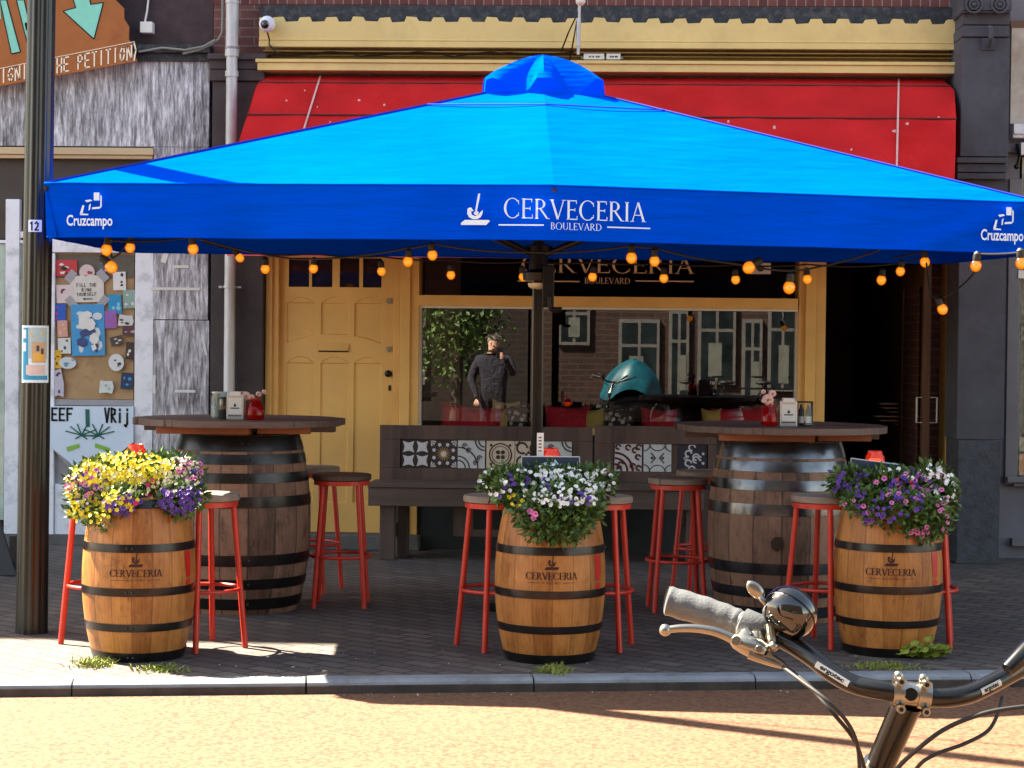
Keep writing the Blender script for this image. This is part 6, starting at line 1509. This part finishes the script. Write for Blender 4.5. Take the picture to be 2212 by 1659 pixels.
# covered scooter
sc_ = mir(1362, 850, -4.6); cv = thing('covered_scooter', 'scooter under a teal cover reflected in the middle of the shop window', 'scooter', (sc_.x, -4.6, 0))
b = MB(); n_ = 36; vs = []
for j in range(13):
    t = j/12; r = math.cos(t*math.pi/2)**.62 if t < 1 else .03
    for i in range(n_):
        a = 2*math.pi*i/n_; w_ = 1+(.05*math.sin(a*7+t*4)+.03*math.sin(a*13))*(1-t)
        vs.append((sc_.x+.50*r*w_*math.cos(a)+.05*t, -4.6+.32*r*w_*math.sin(a), .72+.62*t - .10*(1-t)*math.sin(a*3)))
b.add(vs, [(j*n_+i, j*n_+(i+1) % n_, (j+1)*n_+(i+1) % n_, (j+1)*n_+i) for j in range(12) for i in range(n_)]); b.build('cover', M('teal_cover', (.006,.09,.13), .4, var=.5, vscale=5), cv, world=True, smooth=True)
b = MB(); b.ball((sc_.x+.1, -4.6, .55), (.6,.22,.28), 20, 10); b.tube([(sc_.x-.5,-4.6,.3),(sc_.x-.42,-4.6,.8)], .06, 8); b.build('body', blackm, cv, world=True, smooth=True)
for d in (-.5, .55):
    b = MB(); b.tube([(sc_.x+d+.25*math.cos(i*.26), -4.6, .25+.25*math.sin(i*.26)) for i in range(24)], .05, 8, True); b.build('wheel', rubber, cv, world=True)
# parked bicycles
def parked(px, lab):
    c = mir(px, 880, -4.4); t = thing('parked_bicycle', lab, 'bicycle', (c.x, -4.4, 0), group='bicycles parked across the street')
    for d in (-.52, .52):
        b = MB(); b.tube([(d+.33*math.cos(i*.2618), 0, .34+.33*math.sin(i*.2618)) for i in range(24)], .018, 6, True); w_ = b.build('wheel', rubber, t)
        b = MB(); [b.tube([(d,0,.34),(d+.32*math.cos(i*.524),0,.34+.32*math.sin(i*.524))], .003, 4) for i in range(12)]; b.build('spokes', alu, w_)
    b = MB(); F_ = dict(a=(-.52,0,.34), s=(-.2,0,.85), bb=(-.08,0,.3), h=(.38,0,.85), f=(.52,0,.34))
    for u, v in (('a','s'),('a','bb'),('s','bb'),('s','h'),('bb','h'),('h','f')): b.tube([F_[u], F_[v]], .016, 8)
    b.build('frame', blackm, t)
    b = MB(); b.tube([(.38,0,.85),(.36,0,1.02),(.36,-.28,1.05),(.2,-.32,1.04)], .012, 8); b.tube([(.36,0,1.02),(.36,.28,1.05),(.2,.32,1.04)], .012, 8); b.build('handlebar', chrome, t)
    b = MB(); b.ball((-.24,0,.95), (.14,.09,.04)); b.build('saddle', rubber, t)
for px, lab in ((1515, 'dark bicycle reflected right of the teal covered scooter'), (1600, 'dark bicycle reflected between two others near the brick house'), (1680, 'dark bicycle reflected at the right end of the shop window')): parked(px, lab)
# the photographer, standing beside the camera: seen in the window only
yP = 1.5; pc_ = mir(1066, 790, yP); sc2 = (YG2-yP)/F
pe = thing('person', 'person in a dark jacket raising a phone, reflected in the shop window', 'person', (pc_.x, yP, -.1))
J = {}
def jt(n, x, y, z, r): J[n] = (x, y, z, r)
hz = mir(1066, 722, yP).z + .1                                          # crown of the head above the road
s_ = hz/1.78
for n, x, y, z, r in (('pel',0,0,.95,.15),('wai',0,.0,1.10,.175),('che',0,.01,1.30,.20),('nek',0,.0,1.50,.062),('jaw',0,.03,1.57,.068),('hea',0,.02,1.66,.088),('top',0,0,1.735,.062),
    ('shl',-.215,0,1.41,.085),('ell',-.31,.02,1.15,.066),('wrl',-.23,.12,.95,.038),('hal',-.22,.16,.88,.034),
    ('shr',.215,0,1.41,.085),('elr',.28,.16,1.22,.056),('wrr',.20,.30,1.40,.036),('har',.175,.33,1.47,.034),
    ('hil',-.1,0,.88,.10),('knl',-.11,.03,.5,.068),('anl',-.11,-.02,.1,.045),('tol',-.12,.14,.045,.035),
    ('hir',.1,0,.88,.10),('knr',.11,.03,.5,.068),('anr',.11,-.02,.1,.045),('tor',.12,.14,.045,.035)): jt(n, x, y, z, r)
ed = [('pel','wai'),('wai','che'),('che','nek'),('nek','jaw'),('jaw','hea'),('hea','top'),('che','shl'),('shl','ell'),('ell','wrl'),('wrl','hal'),('che','shr'),('shr','elr'),('elr','wrr'),('wrr','har'),('pel','hil'),('hil','knl'),('knl','anl'),('anl','tol'),('pel','hir'),('hir','knr'),('knr','anr'),('anr','tor')]
names = list(J); me = bpy.data.meshes.new('body'); me.from_pydata([(J[n][0]*s_, J[n][1]*s_, J[n][2]*s_) for n in names], [(names.index(a), names.index(c)) for a, c in ed], [])
m, nt, bs = base('person_skin_and_clothes'); tcn = node(nt, 'ShaderNodeTexCoord'); spn = node(nt, 'ShaderNodeSeparateXYZ'); nt.links.new(tcn.outputs['Object'], spn.inputs[0])
skinc, jack, trou = (.70,.42,.32), (.018,.018,.032), (.010,.010,.012)
cj = mixc(nt, ramp(nt, noise(nt, tcn.outputs['Object'], 30, 6), [(.4,(0,0,0)),(.6,(1,1,1))]), jack, (.06,.055,.08))
up_ = ramp(nt, mth(nt, 'DIVIDE', spn.outputs[2], 2.), [(.0, trou), (.46*s_, jack), (.755*s_, skinc)]); up_.node.color_ramp.interpolation = 'CONSTANT'
isk = ramp(nt, mth(nt, 'DIVIDE', spn.outputs[2], 2.), [(.0, (.6,.6,.6)), (.755*s_, (0,0,0))]); isk.node.color_ramp.interpolation = 'CONSTANT'
nt.links.new(mixc(nt, isk, up_, cj), bs.inputs['Base Color'])
bump(nt, bs, noise(nt, tcn.outputs['Object'], 16, 5, .65), .9, .05); bs.inputs['Roughness'].default_value = .9
bo = bpy.data.objects.new('body', me); scene.collection.objects.link(bo); me.materials.append(m); bo.parent = pe
sk = bo.modifiers.new('skin', 'SKIN')
for i, n in enumerate(names):
    q_ = me.skin_vertices[0].data[i]; q_.radius = (J[n][3]*s_, J[n][3]*s_*(.8 if n in ('che','wai','pel') else 1)); q_.use_root = (n == 'pel')
sk.use_smooth_shade = True; sd = bo.modifiers.new('subdivision', 'SUBSURF'); sd.levels = sd.render_levels = 2
b = MB(); random.seed(4)
b.ball((0,-.012*s_,1.70*s_), (.092*s_,.098*s_,.075*s_), 18, 10)
for i in range(220):
    a = random.uniform(0, 6.28); t = random.uniform(.15, 1); p = Vector((.09*s_*math.cos(a)*math.sin(t*1.5), (-.015+.09*math.sin(a)*math.sin(t*1.5))*s_, (1.70+.075*math.cos(t*1.5))*s_)); leaf(b, p, Vector((math.cos(a), math.sin(a), .6)), .035, .006)
b.build('hair', M('grey_hair', (.22,.19,.16), .7, var=.3, vscale=40), pe, smooth=True)
b = MB(); b.ball((0,.112*s_,1.625*s_), (.013,.02,.02)); b.build('nose', M('face_skin', (.70,.42,.32), .6), pe, smooth=True)
b = MB()
for s in (-1, 1): b.ball((s*.032*s_,.098*s_,1.655*s_), (.013,.006,.007), 8, 6)
b.ball((0,.1*s_,1.575*s_), (.026,.006,.005), 8, 6); b.build('eyes_and_mouth', M('dark_face_feature', (.06,.03,.03), .6), pe)
for s, w0 in ((1, 'har'), (-1, 'hal')):
    x, y, z, r = J[w0]
    for i in range(5):
        b = MB()
        if s > 0: P_ = [Vector((x-.02+.0, y, z+.0)), Vector((x-.035, y+.03, z+.02-.018*i+.03)), Vector((x-.07, y+.03, z+.02-.018*i+.03))]
        else: P_ = [Vector((x, y, z)), Vector((x-.03+.015*i, y+.03, z-.05)), Vector((x-.03+.015*i, y+.045, z-.10+.008*abs(i-2)))]
        b.tube([p*s_ for p in P_], [.010, .0085, .007], 8); b.build('finger', MC['face_skin'], pe, smooth=True)
x, y, z, r = J['har']; b = MB(); b.box((x-.12)*s_, (x-.035)*s_, (y+.0)*s_, (y+.012)*s_, (z-.02)*s_, (z+.13)*s_); b.build('phone', blackp, pe, bevel=.004)
# overhead cable whose thin shadow lies across the road
def up_sun(p, z): t = (z-p.z)/-SUN.z; return p - SUN*t
ca, cb_ = gnd(1290, 1537, -.055), gnd(2212, 1612, -.055); cd = (cb_-ca).normalized()
p0, p1 = up_sun(ca-cd*.05, 4.4), up_sun(cb_+cd*14, 4.4)
b = MB(); b.tube([p0.lerp(p1, i/20) for i in range(21)], .0075, 6)
tag(b.build('overhead_cable', rubber, None, loc=p0, world=True), 'overhead street cable above the frame whose thin shadow crosses the road', 'cable')

# grit and litter lying in the gutter
random.seed(77); b = MB()
for i in range(420):
    sx_ = random.uniform(-.6, 5.2); o_ = -abs(random.gauss(0, .05)) - .006 if random.random() < .6 else random.uniform(.13, .9)
    p = Vector(kp(sx_, o_, -.0545 if o_ < 0 else .0006)); r_ = random.uniform(.002, .007); a = random.random()*6
    b.add([p+Vector((math.cos(a+t*1.57)*r_*(1 if t % 2 else .6), math.sin(a+t*1.57)*r_, 0)) for t in range(4)] + [p+Vector((0, 0, r_*.5))], [(0,1,4),(1,2,4),(2,3,4),(3,0,4)], random.choice((0,0,0,1,2)))
tag(b.build('gutter_grit', [M('dark_grit', (.05,.04,.035), .9), M('pale_grit', (.5,.45,.4), .8), M('dry_leaf_bits', (.2,.12,.05), .8)], None, loc=kp(2, 0, 0), world=True), 'scattered grit, dry leaf bits and litter along the kerb', 'grit', None, 'stuff')
